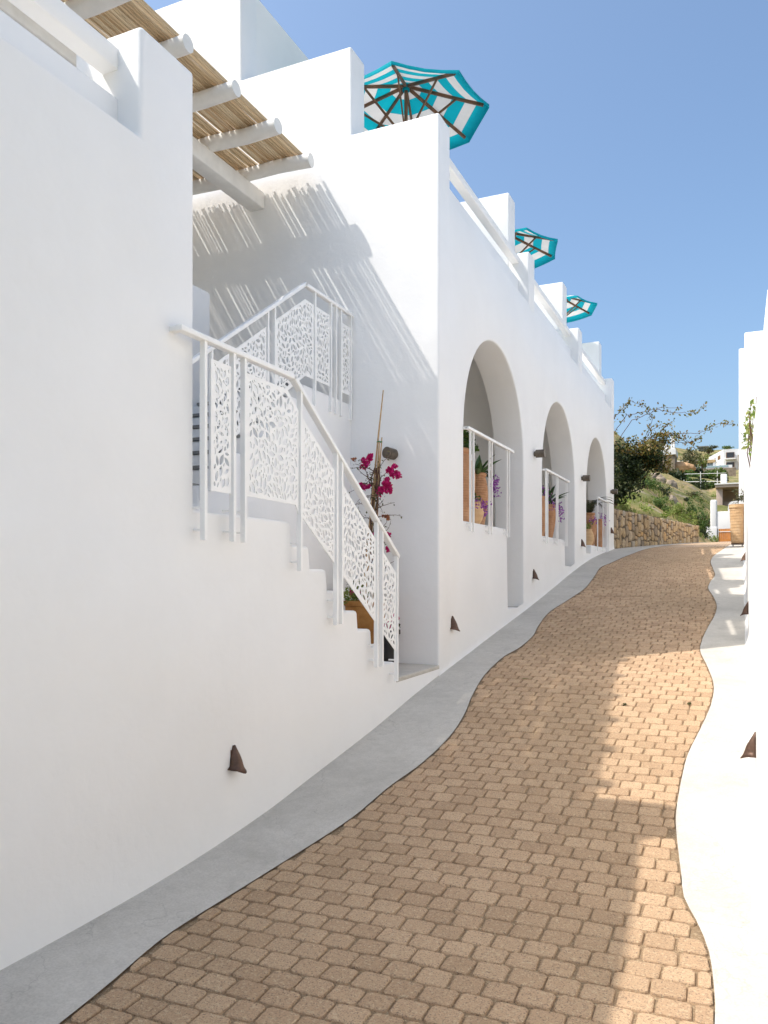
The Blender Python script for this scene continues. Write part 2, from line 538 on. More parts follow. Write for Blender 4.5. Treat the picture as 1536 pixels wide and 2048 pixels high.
# hillside heights along three lines of sight fanning out from the lane
HT = {-0.14: [(18, 1.45), (21, 1.55), (35, 3.7), (60, 8.5), (100, 16), (160, 28.5), (200, 30), (400, 32), (900, 30)],
      -0.10: [(18, 1.45), (24, 1.6), (35, 3.3), (60, 6.6), (95, 11.8), (100, 11.6), (140, 16.5), (200, 24.0), (240, 27.3), (262, 29.0), (275, 34), (330, 54), (400, 57), (900, 50)],
      -0.03: [(18, 0.4), (30, 1.05), (65, 2.3), (70, 3), (100, 8.2), (140, 14.5), (200, 22.5), (240, 27.0), (262, 28.6), (280, 33.5), (300, 36.0), (322, 39), (335, 46), (380, 55), (420, 57), (900, 50)]}
def hill(X, Y):
    r = max(-0.16, min(-0.02, X / max(Y, 1)))
    ks = [-0.14, -0.10, -0.03]
    hs = [float(np.interp(Y, [p[0] for p in HT[k]], [p[1] for p in HT[k]])) for k in ks]
    if r <= -0.14: z = hs[0]
    elif r <= -0.10: t = (r + 0.14) / 0.04; z = hs[0] * (1 - t) + hs[1] * t
    elif r <= -0.03: t = (r + 0.10) / 0.07; z = hs[1] * (1 - t) + hs[2] * t
    else: z = hs[2]
    k = min(1.0, max(0.0, (Y - 24) / 60)) * (1 if Y < 120 else max(0.15, 1 - (Y - 120) / 80))
    z += k * (0.55 * math.sin(X * 0.55 + Y * 0.11) + 0.45 * math.sin(Y * 0.31 - X * 0.2) + 0.25 * math.sin(X * 1.3 + Y * 0.7))
    return z
SW0, SW1 = Vector((-2.97, 20.56)), Vector((-1.33, 29.3))     # foot line of the stone wall
def wall_x(Y): return SW0.x + (SW1.x - SW0.x) * (Y - SW0.y) / (SW1.y - SW0.y)
def terrain(X, Y):
    if Y < 20.4: return g(max(Y, -6)) - 0.35
    if Y < 29.5 and X > wall_x(Y) - 0.25: return g(Y) - 0.35
    if X > -1.2 and Y < 66: return g(Y) - 0.12
    h = hill(X, Y)
    if Y < 66 and X > -3.0:
        h = min(h, max(g(Y) - 0.12, hill(-3.0, Y))) if X > wall_x(min(Y, 29)) else h
    return h
xs = sorted(set(list(np.arange(-16, 4.01, 0.45)) + list(np.arange(-60, -16, 3.0)) + list(np.arange(4, 60, 4.0)) + [-900, -500, -300, -180, -100, 100, 180, 300, 500, 900]))
ys = sorted(set(list(np.arange(18, 70, 0.9)) + list(np.arange(70, 300, 4.0)) + list(np.arange(300, 460, 10)) + list(np.arange(0, 18, 1.0)) + [-900, -400, -150, -60, -20, 550, 700, 900]))
tv = [(x, y, terrain(x, y)) for y in ys for x in xs]
nx = len(xs)
tf = [(j * nx + i, j * nx + i + 1, (j + 1) * nx + i + 1, (j + 1) * nx + i) for j in range(len(ys) - 1) for i in range(nx - 1)]
tag(mesh("terrain", tv, tf, M["hill_ground"], smooth=True), kind="structure")

# ------------------------------------------------------------------ lane: bedding, pavers, concrete margins
def strip(name, fa, fb, y0, y1, dz, mat, n=140, cols=3, smooth=True, parent=None, crown=None):
    V = []; F = []
    for j in range(n + 1):
        y = y0 + (y1 - y0) * j / n
        a, b = fa(y), fb(y)
        for i in range(cols + 1):
            t = i / cols
            V.append((a + (b - a) * t, y, g(y) + dz + (crown(t) if crown else 0)))
    for j in range(n):
        for i in range(cols):
            q = j * (cols + 1) + i
            F.append((q, q + 1, q + cols + 2, q + cols + 1))
    return mesh(name, V, F, mat, parent, smooth)

lane = tag(strip("lane", lambda y: Lf(y) - 0.06, lambda y: Rf(y) + 0.06, -4, 21.6, -0.0125, M["sand"], 120), kind="structure")
tag(strip("upper_lane", lambda y: Lf(y) - 0.02, lambda y: Rf(y) + 0.02, 21.55, 66, -0.004, M["far_paving"], 80), kind="structure")

def paver_mesh(corners, zf, dz, tilt):
    """rounded, chamfered block over four plan corners"""
    c = [Vector((p[0], p[1], 0)) for p in corners]
    ctr = sum(c, Vector()) / 4
    ring = []
    for i in range(4):
        p = c[i]; a = c[i - 1]; b = c[(i + 1) % 4]
        ra = min(0.014, (a - p).length * 0.26); rb = min(0.014, (b - p).length * 0.26)
        ring.append(p + (a - p).normalized() * ra)
        ring.append(p + (b - p).normalized() * rb)
    V = []
    for (sc, zz) in ((1.0, -0.030), (0.995, -0.012), (0.96, -0.0035), (0.88, 0.0)):
        for p in ring:
            q = ctr + (p - ctr) * sc
            V.append((q.x, q.y, zf(q.y) + zz + dz + tilt[0] * (q.x - ctr.x) + tilt[1] * (q.y - ctr.y)))
    F = []
    for k in range(3):
        for i in range(8):
            j = (i + 1) % 8
            F.append((k * 8 + i, k * 8 + j, (k + 1) * 8 + j, (k + 1) * 8 + i))
    F.append(tuple(24 + i for i in range(8)))
    return V, F

pv = []
y = 1.5; row = 0
while y < 21.5:
    pitch = 0.131 + random.uniform(-0.004, 0.004)
    x = -2.75 + (0.073 if row % 2 else 0.0) + random.uniform(-0.012, 0.012)
    while x < 0.1:
        wdt = 0.148 + random.uniform(-0.008, 0.010)
        gap = 0.0038
        y0, y1 = y + gap, y + pitch - gap
        sk = 0.022
        def yy(xx, yb): return yb + sk * (xx + 1.2)
        x0, x1 = x + gap, x + wdt - gap
        l0, l1 = Lf(yy(x0, y0)) + 0.006, Lf(yy(x0, y1)) + 0.006
        r0, r1 = Rf(yy(x1, y0)) - 0.006, Rf(yy(x1, y1)) - 0.006
        a0, a1 = max(x0, l0), max(x0, l1)
        b0, b1 = min(x1, r0), min(x1, r1)
        if b0 - a0 > 0.028 and b1 - a1 > 0.028:
            j = lambda: random.uniform(-0.0045, 0.0045)
            cs = [(a0 + j(), yy(a0, y0) + j()), (b0 + j(), yy(b0, y0) + j()), (b1 + j(), yy(b1, y1) + j()), (a1 + j(), yy(a1, y1) + j())]
            pv.append(cs)
        x += wdt
    y += pitch; row += 1
cY, sY = math.cos(YAW), math.sin(YAW)
def seen_size(c):
    cx = sum(p[0] for p in c) / 4; cy = sum(p[1] for p in c) / 4
    dep = -cx * sY + cy * cY
    if dep < 0.5: return 0
    u = 768 + 1575 * (cx * cY + cy * sY) / dep; v = 1147 - 1575 * g(cy) / dep
    if not (-20 < u < 1556 and 0 < v < 2070): return 0
    return (cs_area(c)) / dep**3
def cs_area(c):
    return abs(sum(c[i][0] * c[(i + 1) % 4][1] - c[(i + 1) % 4][0] * c[i][1] for i in range(4))) / 2
order = sorted(range(len(pv)), key=lambda i: -seen_size(pv[i]))
single = set(order[:300])
rest = MB()
for i, c in enumerate(pv):
    V, F = paver_mesh(c, g, random.uniform(-0.003, 0.0025), (random.uniform(-0.018, 0.018), random.uniform(-0.022, 0.022)))
    if i in single:
        mesh("paving_stone", V, F, M["paver"], lane)
    else:
        rest.add(V, F)
tag(rest.build("paving_stones", M["paver"], lane), kind="stuff")

tag(strip("pavement_left", lambda y: -2.95, Lf, -4, 30, 0.002, M["concrete"], 300, 4, crown=lambda t: 0.012 * (1 - t)), kind="structure")
tag(strip("pavement_right", Rf, lambda y: 0.14 if y > 4.06 else 2.6, -4, 4.05, 0.002, M["concrete"], 60, 4), kind="structure")
tag(strip("pavement_right", Rf, lambda y: 0.14, 4.05, 36, 0.0025, M["concrete"], 300, 4), kind="structure")

# ------------------------------------------------------------------ main white building on the left
WX = -2.9
house = tag(empty("white_building", (WX, 12.0, 0.0)), "long white plastered building with three tall arches along the lane", "building")
PL = M["plaster"]

def arc(yc, zc, r, n=28):
    return [(yc + r * math.cos(math.pi * (1 - k / n)), zc + r * math.sin(math.pi * (1 - k / n))) for k in range(n + 1)]
SILL = 0.61
arches = [dict(yc=10.03, r=1.38, door='R', d=10.53, fl=-0.49), dict(yc=13.985, r=1.375, door='R', d=14.42, fl=0.13), dict(yc=17.98, r=1.38, door='L', d=17.2, fl=0.43)]
holes = []
for A in arches:
    top = arc(A['yc'], 1.63, A['r'])
    yl, yr = A['yc'] - A['r'], A['yc'] + A['r']
    if A['door'] == 'R':
        h = top + [(yr + 0.03, A['fl']), (A['d'] + 0.03, A['fl'] + 0.01), (A['d'] - 0.03, SILL), (yl, SILL)]
    else:
        h = top + [(yr, SILL), (A['d'], SILL), (A['d'], A['fl']), (yl, A['fl'])]
    holes.append(h[::-1])
FY0, FY1, FTOP = 7.95, 20.53, 4.09
outer = [(FY0, -2.2), (FY1, -1.0), (FY1, FTOP), (FY0, FTOP)]
V2, FF = cdt_region(outer, holes)
bm = slab_from_region(V2, FF, lambda a, b: (WX - 0.0025, a, b), (-0.45, 0, 0))
bmesh.ops.remove_doubles(bm, verts=bm.verts, dist=1e-5)
bmesh.ops.dissolve_limit(bm, angle_limit=0.01, verts=bm.verts, edges=bm.edges)
bevel_link("arcade_wall", bm, PL, house, 0.022, 3)

# wall that closes the stair court, stepping up in three heights
bm_poly = [(-2.9, -1.6), (-2.9, 4.885), (-3.94, 4.885), (-3.94, 5.87), (-5.41, 5.87), (-5.41, 7.085), (-9.5, 7.085), (-9.5, -1.6)]
bm = bmesh.new()
a = [bm.verts.new((p[0], 7.83, p[1])) for p in bm_poly]; b = [bm.verts.new((p[0], 8.18, p[1])) for p in bm_poly]
bm.faces.new(a); bm.faces.new(list(reversed(b)))
for i in range(len(bm_poly)):
    j = (i + 1) % len(bm_poly)
    bm.faces.new([a[j], a[i], b[i], b[j]])
bevel_link("court_wall", bm, PL, house, 0.025, 3)
box("tower", -9.45, -5.413, 8.0, 13.5, -1.6, 7.082, PL, house)
# terrace floor, rooms behind the arches
box("terrace_floor", -9.3, -3.2, 8.1, 20.4, 3.62, 3.9, PL, house)
box("veranda_back_wall", -5.3, -5.05, 8.1, 20.4, -1.4, 3.62, PL, house)
for (y0, y1) in ((12.03, 12.22), (16.02, 16.2), (20.3, 20.5)):
    box("veranda_partition", -5.06, -3.34, y0, y1, -1.4, 3.63, PL, house)
for (y0, y1, z) in ((8.17, 12.05, 0.47), (12.2, 16.04, 0.5), (16.18, 20.32, 0.5)):
    box("veranda_floor", -5.06, -3.36, y0, y1, -1.4, z, M["concrete"], house)
for A in arches:
    yl, yr = (A['d'] + 0.0, A['yc'] + A['r'] + 0.03) if A['door'] == 'R' else (A['yc'] - A['r'], A['d'])
    box("doorstep", -3.36, -2.915, yl - 0.01, yr + 0.01, A['fl'] - 0.3, A['fl'] + 0.004, M["concrete"], house)
# parapet: front ledge, set back kerb, piers, open rail
for (y0, y1) in ((8.17, 11.74), (12.08, 15.78), (16.15, 20.19)):
    box("parapet_kerb", -3.2, -3.062, y0, y1, 3.9, 4.46, PL, house, 0.012)
    m = MB(); m.box(-3.175, -3.06, y0 - 0.02, y1 + 0.02, 4.715, 4.815)
    m.build("parapet_rail", PL, house, bevel=0.008)
for y0 in (11.735, 15.775, 20.185):
    box("parapet_pier", -3.25, -2.9, y0, y0 + 0.355, 4.0, 4.87, PL, house, 0.03, 3)
    box("terrace_divider", -6.2, -3.212, y0 - 0.012, y0 + 0.365, 3.85, 5.815, PL, house, 0.02, 3)

# lower house on the near left, with its slotted parapet
near = tag(empty("white_house", (WX, 1.0, 0.0)), "tall blank white wall nearest the camera with slotted parapet", "building")
STEPS = [(7.90, -2.2), (7.90, -0.985), (6.70, -0.985)]
for k in range(8):
    yk = 6.70 - 0.268 * k; zk = -0.985 + 0.1695 * (k + 1)
    STEPS.append((yk - 0.012, zk))
    if k < 7: STEPS.append((yk - 0.268 + 0.012, zk))
STEPS.append((3.735, 0.371))
prism("front_wall", [(-5, -2.2)] + STEPS + [(3.735, 2.925), (3.285, 2.925), (3.285, 2.33), (-5, 2.33)], WX - 0.0025, -3.38, PL, near, 0.028, 3)
box("parapet_kerb", -3.19, -3.065, -5, 3.30, 2.2, 2.57, PL, near, 0.012)
box("parapet_rail", -3.175, -3.062, -5, 3.30, 2.722, 2.84, PL, near, 0.008)
box("roof_terrace", -9.5, -3.3, -5, 3.6, 1.6, 1.9, PL, near)
box("side_wall", -9.5, -9.2, -5, 8.0, -2.0, 1.9, PL, near)
box("added_shade_wall", -7.5, -7.2, -5, 7.84, 1.9, 4.44, PL, near)  # unseen wall, added to keep sun off the terrace and darken the court
box("court_side_wall", -9.3, -3.38, 3.45, 3.73, -1.8, 1.62, PL, near)

# soft plaster cove where the wall meets the lane
def cove(name, y0, y1, x, out, hgt, parent, sgn=1, n=160, wave=0.006):
    V = []; F = []; K = 8
    for j in range(n + 1):
        yy_ = y0 + (y1 - y0) * j / n
        zz = g(yy_)
        o = out * (1 + 0.12 * math.sin(yy_ * 2.3) + 0.08 * math.sin(yy_ * 5.1))
        for k in range(K + 1):
            t = k / K
            V.append((x + sgn * (o * (1 - math.sin(t * math.pi / 2)) ** 1.35) - sgn * 0.003 * t * t, yy_, zz - 0.02 + (hgt + 0.02) * (1 - math.cos(t * math.pi / 2))))
    for j in range(n):
        for k in range(K):
            q = j * (K + 1) + k
            F.append((q, q + 1, q + K + 2, q + K + 1))
    return mesh(name, V, F, PL, parent, True)
cove("plaster_cove", -4, 7.8, WX - 0.0025, 0.018, 0.04, near)
cove("plaster_cove", 7.8, 20.56, WX - 0.0025, 0.045, 0.13, house)

# ------------------------------------------------------------------ stairs in the court
stair = tag(empty("staircase", (-3.4, 5.5, -1.0)), "white plastered outdoor staircase turning back on itself in the court", "staircase")
poly = [(p[0], p[1] - 0.003) for p in STEPS] + [(3.735, -2.2)]
prism("lower_flight", poly, -3.2, -3.94, PL, stair, 0.03, 3)
box("court_floor", -3.935, -2.897, 6.70, 7.835, -1.012, -0.968, M["concrete"], stair, 0.01)
poly = [(7.84, -1.4), (7.84, 1.88), (6.78, 1.88)]
for k in range(8):
    yk = 6.78 - 0.236 * (k + 1); zk = 1.88 - 0.1675 * (k + 1)
    poly += [(yk + 0.236, zk), (yk, zk)]
poly += [(poly[-1][0], 0.372), (3.72, 0.372), (3.72, -1.4)]
prism("upper_flight", poly, -3.945, -5.15, PL, stair, 0.02, 2)
for k in range(9):
    yk = 6.78 - 0.236 * k; zk = 1.88 - 0.1675 * k
    box("tread", -5.05, -4.06, yk - 0.012 if k else 6.76, yk + 0.222 if k else 7.80, zk + 0.002, zk + 0.028, M["grey_stone"], stair)
prism("flight_side_wall", [(3.72, -1.4), (6.86, -1.4), (6.86, 2.98), (3.72, 2.98)], -5.12, -5.36, PL, stair, 0.03, 3)
box("court_back_wall", -9.3, -5.37, 3.7, 7.84, -1.4, 1.9, PL, stair)

# ------------------------------------------------------------------ cut metal panels
def leaf_holes(poly, seed):
    rng = np.random.default_rng(seed)
    P = np.array(poly); lo = P.min(0); hi = P.max(0)
    res = 0.003
    nu = int((hi[0] - lo[0]) / res) + 1; nv = int((hi[1] - lo[1]) / res) + 1
    U, Vv = np.meshgrid(lo[0] + res * np.arange(nu), lo[1] + res * np.arange(nv), indexing='ij')
    occ = np.zeros((nu, nv), bool)
    n = len(P)
    area = sum(P[i][0] * P[(i + 1) % n][1] - P[(i + 1) % n][0] * P[i][1] for i in range(n))
    inside = np.zeros((nu, nv), bool)
    for i in range(n):
        a = P[i]; b = P[(i + 1) % n]
        cr = (a[1] > Vv) != (b[1] > Vv)
        with np.errstate(divide='ignore', invalid='ignore'):
            inside ^= cr & (U < (b[0] - a[0]) * (Vv - a[1]) / (b[1] - a[1]) + a[0])
        t = np.clip(((U - a[0]) * (b[0] - a[0]) + (Vv - a[1]) * (b[1] - a[1])) / ((b - a) @ (b - a)), 0, 1)
        occ |= np.hypot(U - a[0] - t * (b[0] - a[0]), Vv - a[1] - t * (b[1] - a[1])) < 0.021
    occ |= ~inside
    out = []
    def attempt(c, ang, l, w, sharp=1.0):
        if not (lo[0] < c[0] < hi[0] and lo[1] < c[1] < hi[1]): return False
        r = l + 0.012
        i0 = max(0, int((c[0] - r - lo[0]) / res)); i1 = min(nu, int((c[0] + r - lo[0]) / res) + 2)
        j0 = max(0, int((c[1] - r - lo[1]) / res)); j1 = min(nv, int((c[1] + r - lo[1]) / res) + 2)
        uu = U[i0:i1, j0:j1] - c[0]; vv = Vv[i0:i1, j0:j1] - c[1]
        ca, sa = math.cos(ang), math.sin(ang)
        s = uu * ca + vv * sa; t = -uu * sa + vv * ca
        ins = (np.abs(s) < l) & (np.abs(t) < w * (1 - (s / l)**2))
        if (ins & occ[i0:i1, j0:j1]).any(): return False
        L2, W2 = l + 0.0078, w + 0.0066
        occ[i0:i1, j0:j1] |= (np.abs(s) < L2) & (np.abs(t) < W2 * (1 - (s / L2)**2) + 0.002)
        pts = []
        K = 5
        for k in range(2 * K):
            if k <= K: x = -l + 2 * l * k / K; sg = 1
            else: x = l - 2 * l * (k - K) / K; sg = -1
            yv = sg * w * (1 - (x / l)**2)
            pts.append((c[0] + x * ca - yv * sa, c[1] + x * sa + yv * ca))
        out.append(pts)
        return True
    A = abs(area) / 2
    for _ in range(int(A / 0.012) + 1):
        c = lo + rng.random(2) * (hi - lo)
        k = rng.integers(7, 10); a0 = rng.random() * 6.28
        L = rng.uniform(0.025, 0.042)
        for q in range(k):
            an = a0 + 6.283 * q / k + rng.normal(0, 0.08)
            l = L * rng.uniform(0.85, 1.15)
            rad = 0.012 + l
            attempt(c + rad * np.array([math.cos(an), math.sin(an)]), an, l, l * rng.uniform(0.38, 0.52))
    for (l, tries) in ((0.036, 350), (0.030, 900), (0.024, 1500), (0.019, 2200), (0.013, 2200)):
        for _ in range(int(tries * A / 0.35) + 20):
            c = lo + rng.random(2) * (hi - lo)
            an = 1.57 + 0.7 * math.sin(c[0] * 7 + seed) + 0.6 * math.sin(c[1] * 6) + rng.normal(0, 0.35)
            attempt(c, an, l * rng.uniform(0.9, 1.15), l * rng.uniform(0.36, 0.54))
    return out

def panel(poly, x, seed, parent):
    h = leaf_holes(poly, seed)
    V2, F = cdt_region(poly, h)
    bm = slab_from_region(V2, F, lambda a, b: (x, a, b), (-0.006, 0, 0))
    return from_bm("leaf_panel", bm, M["white_metal"], parent)

WM = M["white_metal"]
rail1 = tag(empty("stair_railing", (-2.83, 5.0, 0.0)), "white metal railing with leaf cut panels beside the lower stairs", "railing")
RX = -2.832
def top1(yv): return 1.372 if yv < 4.72 else 1.372 - 0.662 * (yv - 4.72)
m = MB()
m.bar((RX, 3.50, 1.362), (RX, 4.735, 1.362), 0.052, 0.034, (1, 0, 0))
m.bar((RX, 4.715, 1.3655), (RX, 6.56, 0.150), 0.052, 0.034, (1, 0, 0))
m.bar((RX - 0.09, 3.535, 1.365), (RX, 3.535, 1.365), 0.05, 0.03, (0, 1, 0))
m.build("handrail", WM, rail1, bevel=0.005)
for (yp, zb) in ((3.728, 0.194), (4.015, 0.196), (4.132, 0.194), (4.821, 0.02), (5.364, -0.396), (5.448, -0.393), (6.105, -0.80), (6.208, -0.806), (6.535, -0.972)):
    m = MB()
    m.bar((RX, yp, zb), (RX, yp, top1(yp) - 0.012), 0.034, 0.026, (1, 0, 0))
    o = m.build("post", WM, rail1)
    for dz in (0.06, 0.19):
        b = MB(); b.bar((RX - 0.075, yp, zb + dz), (RX - 0.01, yp, zb + dz), 0.016, 0.012, (0, 1, 0))
        b.build("wall_bracket", WM, o)
def pan1(ya, yb, extra=None):
    f = lambda yv, o_lv, o_sl: (1.372 - o_lv) if yv < 4.66 else top1(yv) - o_sl
    tops = [(yb, top1(yb) - (0.11 if yb < 4.7 else 0.175)), (ya, top1(ya) - (0.11 if ya < 4.7 else 0.175))]
    bots = [(ya, top1(ya) - 0.885), (yb, top1(yb) - (0.885 if yb < 4.7 or yb > 5 else 0.90))]
    if ya < 4.66 < yb:
        tops.insert(1, (4.65, 1.262)); bots.insert(1, (4.76, 0.48))
    return bots + tops
for i, (ya, yb) in enumerate(((3.795, 3.996), (4.165, 4.80), (4.845, 5.34), (5.47, 6.085), (6.228, 6.52))):
    panel(pan1(ya, yb), RX + 0.003, 20 + i, rail1)

rail2 = tag(empty("stair_railing", (-3.93, 6.5, 1.0)), "white metal railing with leaf cut panels up on the higher flight", "railing")
RX2 = -3.93
def top2(yv): return 2.865 if yv > 6.78 else 2.865 - 0.678 * (6.78 - yv)
m = MB()
m.bar((RX2, 4.3, top2(4.3)), (RX2, 6.795, 2.872), 0.05, 0.034, (1, 0, 0))
m.bar((RX2, 6.77, 2.862), (RX2, 7.835, 2.862), 0.05, 0.034, (1, 0, 0))
m.build("handrail", WM, rail2, bevel=0.005)
for yp in (5.15, 5.27, 6.11, 6.225, 6.984, 7.326, 7.439, 7.554, 7.79):
    zb = 1.70 if yp > 6.8 else top2(yp) - 1.17
    m = MB(); m.bar((RX2, yp, zb), (RX2, yp, top2(yp) - 0.012), 0.03, 0.024, (1, 0, 0))
    o = m.build("post", WM, rail2)
def pan2(ya, yb):
    tops = [(yb, top2(yb) - 0.15), (ya, top2(ya) - 0.15)]
    bots = [(ya, top2(ya) - 0.90), (yb, top2(yb) - 0.90)]
    if ya < 6.78 < yb:
        tops.insert(1, (6.79, 2.72)); bots.insert(1, (6.79, 1.96))
    return bots + tops
for i, (ya, yb) in enumerate(((5.30, 6.085), (6.25, 6.96), (7.005, 7.30), (7.575, 7.77))):
    panel(pan2(ya, yb), RX2 + 0.003, 40 + i, rail2)

# ------------------------------------------------------------------ railings in the arches
def arch_rail(label, y0, y1, posts, wall_end):
    t = tag(empty("arch_railing", (-2.85, (y0 + y1) / 2, 1.0)), label, "railing", "railings across the arches")
    m = MB(); m.bar((-2.85, y0, 1.672), (-2.85, y1, 1.672), 0.05, 0.034, (1, 0, 0))
    if wall_end: m.bar((-2.92, y0 + 0.02, 1.672), (-2.85, y0 + 0.02, 1.672), 0.04, 0.03, (0, 1, 0))
    m.build("handrail", WM, t, bevel=0.005)
    for yp in posts:
        m = MB(); m.bar((-2.85, yp, 0.49), (-2.85, yp, 1.66), 0.022, 0.02, (1, 0, 0))
        o = m.build("post", WM, t)
        for dz in (0.53, 0.585):
            b = MB(); b.bar((-2.905, yp, dz), (-2.86, yp, dz), 0.014, 0.012, (0, 1, 0))
            b.build("wall_bracket", WM, o)
arch_rail("white metal railing across the arch nearest the stairs", 8.62, 10.60, (8.735, 8.85, 9.49, 9.60, 10.30, 10.41), True)
arch_rail("white metal railing across the middle arch", 12.6, 14.50, (12.64, 12.76, 13.44, 13.545, 14.20, 14.335), True)
arch_rail("short white metal railing in the arch farthest up the lane", 17.68, 19.36, (17.70, 18.44, 19.03, 19.23), False)

# ------------------------------------------------------------------ pergola with reed roof
perg = tag(empty("pergola", (-5.6, 5.5, 4.6)), "white pole pergola roofed with tan reeds over the stair court", "pergola")
WW = M["white_wood"]
def log(yv, x0, x1, z, r):
    m = MB()
    n = 9
    pts = []; rr = []
    for k in range(n):
        t = k / (n - 1)
        pts.append((x0 + (x1 - x0) * t, yv + random.uniform(-0.012, 0.012), z + random.uniform(-0.010, 0.006)))
        rr.append(r * random.uniform(0.94, 1.06))
    m.tube(pts, rr, 12)
    return m.build("rafter_pole", WW, perg, smooth=True)
for yv in (-0.77, -0.08, 0.61, 1.3, 1.99, 2.68, 3.37, 4.06, 4.75, 5.43, 6.13, 6.82, 7.51):
    log(yv, -4.275 + random.uniform(-0.02, 0.02), -7.45, 4.525, 0.074)
box("cross_beam", -5.27, -5.07, -1.0, 7.828, 4.265, 4.455, WW, perg, 0.012)
box("cross_beam", -7.16, -6.98, -1.0, 7.828, 4.265, 4.455, WW, perg, 0.012)
box("pergola_post", -5.26, -5.08, -0.9, -0.7, 1.9, 4.27, WW, perg, 0.012)
box("pergola_post", -7.15, -6.99, -0.9, -0.7, 1.9, 4.27, WW, perg, 0.012)
x = -4.385
while x > -7.5:
    d = random.uniform(0.024, 0.038)
    gap = -0.001 if random.random() < 0.76 else random.uniform(0.006, 0.016)
    m = MB(); n = 10
    pts = []; rr = []
    ye = 7.745 + random.uniform(-0.03, 0.02)
    dx = random.uniform(-0.012, 0.012)
    for k in range(n):
        t = k / (n - 1)
        pts.append((x - d / 2 + dx * (t - 0.5) + random.uniform(-0.0025, 0.0025), -1.0 + (ye + 1.0) * t, 4.612 + d * 0.3 + random.uniform(-0.003, 0.006)))
        rr.append(d / 2 * random.uniform(0.92, 1.06) * (1.08 - 0.16 * t if int(x * 100) % 2 else 0.92 + 0.16 * t))
    m.tube(pts, rr, 6)
    m.build("reed", M["reed"], perg, smooth=True)
    x -= d + gap

# ------------------------------------------------------------------ lamps
def hood_lamp(label, p, sgn, group="small brown hood lamps low on the walls"):
    """half shell hood: pointed top, flaring mouth"""
    H = 0.150; K = 9; S = 10
    V = []; F = []
    for k in range(K):
        t = k / (K - 1)
        fl = max(0.0, t - 0.72) / 0.28
        w = 0.005 + 0.030 * math.sin(min(1, t * 1.25) * math.pi / 2) + 0.012 * fl * fl
        pr = 0.008 + 0.058 * math.sin(min(1, t * 1.05) * math.pi / 2) ** 1.15 + 0.024 * fl * fl
        for i in range(S + 1):
            a = math.pi * i / S
            droop = 0.016 * (1.2 * math.sin(a) ** 2 - abs(math.cos(a)) * 0.5) * fl
            V.append((p[0] + sgn * (pr * math.sin(a)), p[1] - w * math.cos(a) * (1 + (0.35 if abs(math.cos(a)) > 0.95 and t > 0.9 else 0)), p[2] + H * (0.5 - t) - droop))
    for k in range(K - 1):
        for i in range(S):
            q = k * (S + 1) + i
            F.append((q, q + 1, q + S + 2, q + S + 1))
    t = tag(empty("hood_lamp", p), label, "wall lamp", group)
    o = mesh("hood", V, F, M["hood_copper"], t, True)
    sd = o.modifiers.new("thick", 'SOLIDIFY'); sd.thickness = 0.005; sd.offset = -1
    m = MB(); m.box(p[0] - sgn * 0.002, p[0] + sgn * 0.006, p[1] - 0.03, p[1] + 0.03, p[2] - 0.06, p[2] + 0.05)
    m.build("back_plate", M["hood_copper"], t)
    return t
hood_lamp("brown hood lamp low on the near white wall, below the stairs", (WX, 4.12, -1.155), 1)
hood_lamp("brown hood lamp low on the wall beside the court corner", (WX, 8.24, -0.545), 1)
hood_lamp("brown hood lamp low on the pier between first and middle arch", (WX, 12.0, -0.01), 1)
hood_lamp("brown hood lamp low on the pier between middle and last arch", (WX, 16.04, 0.615), 1)
hood_lamp("brown hood lamp at the far end of the arcade wall", (WX, 20.0, 1.06), 1)
hood_lamp("brown hood lamp on the right wall, nearest the camera", (0.09, 5.38, -1.055), -1)
hood_lamp("brown hood lamp on the right wall, middle of three", (0.09, 10.08, -0.40), -1)
hood_lamp("brown hood lamp on the right wall, farthest up the lane", (0.09, 15.56, 0.31), -1)

def can_lamp(label, p, d, L=0.165, r=0.062):
    t = tag(empty("wall_spotlight", p), label, "wall lamp", "cylinder lamps on the white walls")
    p = Vector(p); d = Vector(d)
    m = MB(); m.tube([p, p + d * 0.03], r * 0.62, 16); m.build("mount", M["lamp_metal"], t, smooth=True)
    m = MB(); m.tube([p + d * 0.028, p + d * (L - 0.03), p + d * (L - 0.03), p + d * (L - 0.02)], [r, r, r * 0.86, r * 0.86], 20); m.build("body", M["lamp_metal"], t, smooth=True)
    m = MB(); m.tube([p + d * (L - 0.022), p + d * L], r * 1.03, 20); m.build("rim", M["lamp_metal"], t, smooth=True)
can_lamp("cylinder wall lamp above the bougainvillea in the stair court", (-3.40, 7.832, 1.285), (-0.35, -0.93, 0.08), 0.15, 0.06)
can_lamp("cylinder wall lamp left of the middle arch", (WX, 12.06, 1.85), (1, 0, 0))
can_lamp("cylinder wall lamp left of the farthest arch", (WX, 16.05, 1.91), (1, 0, 0))
can_lamp("cylinder wall lamp at the far corner of the arcade", (WX, 19.95, 2.01), (1, 0, 0))

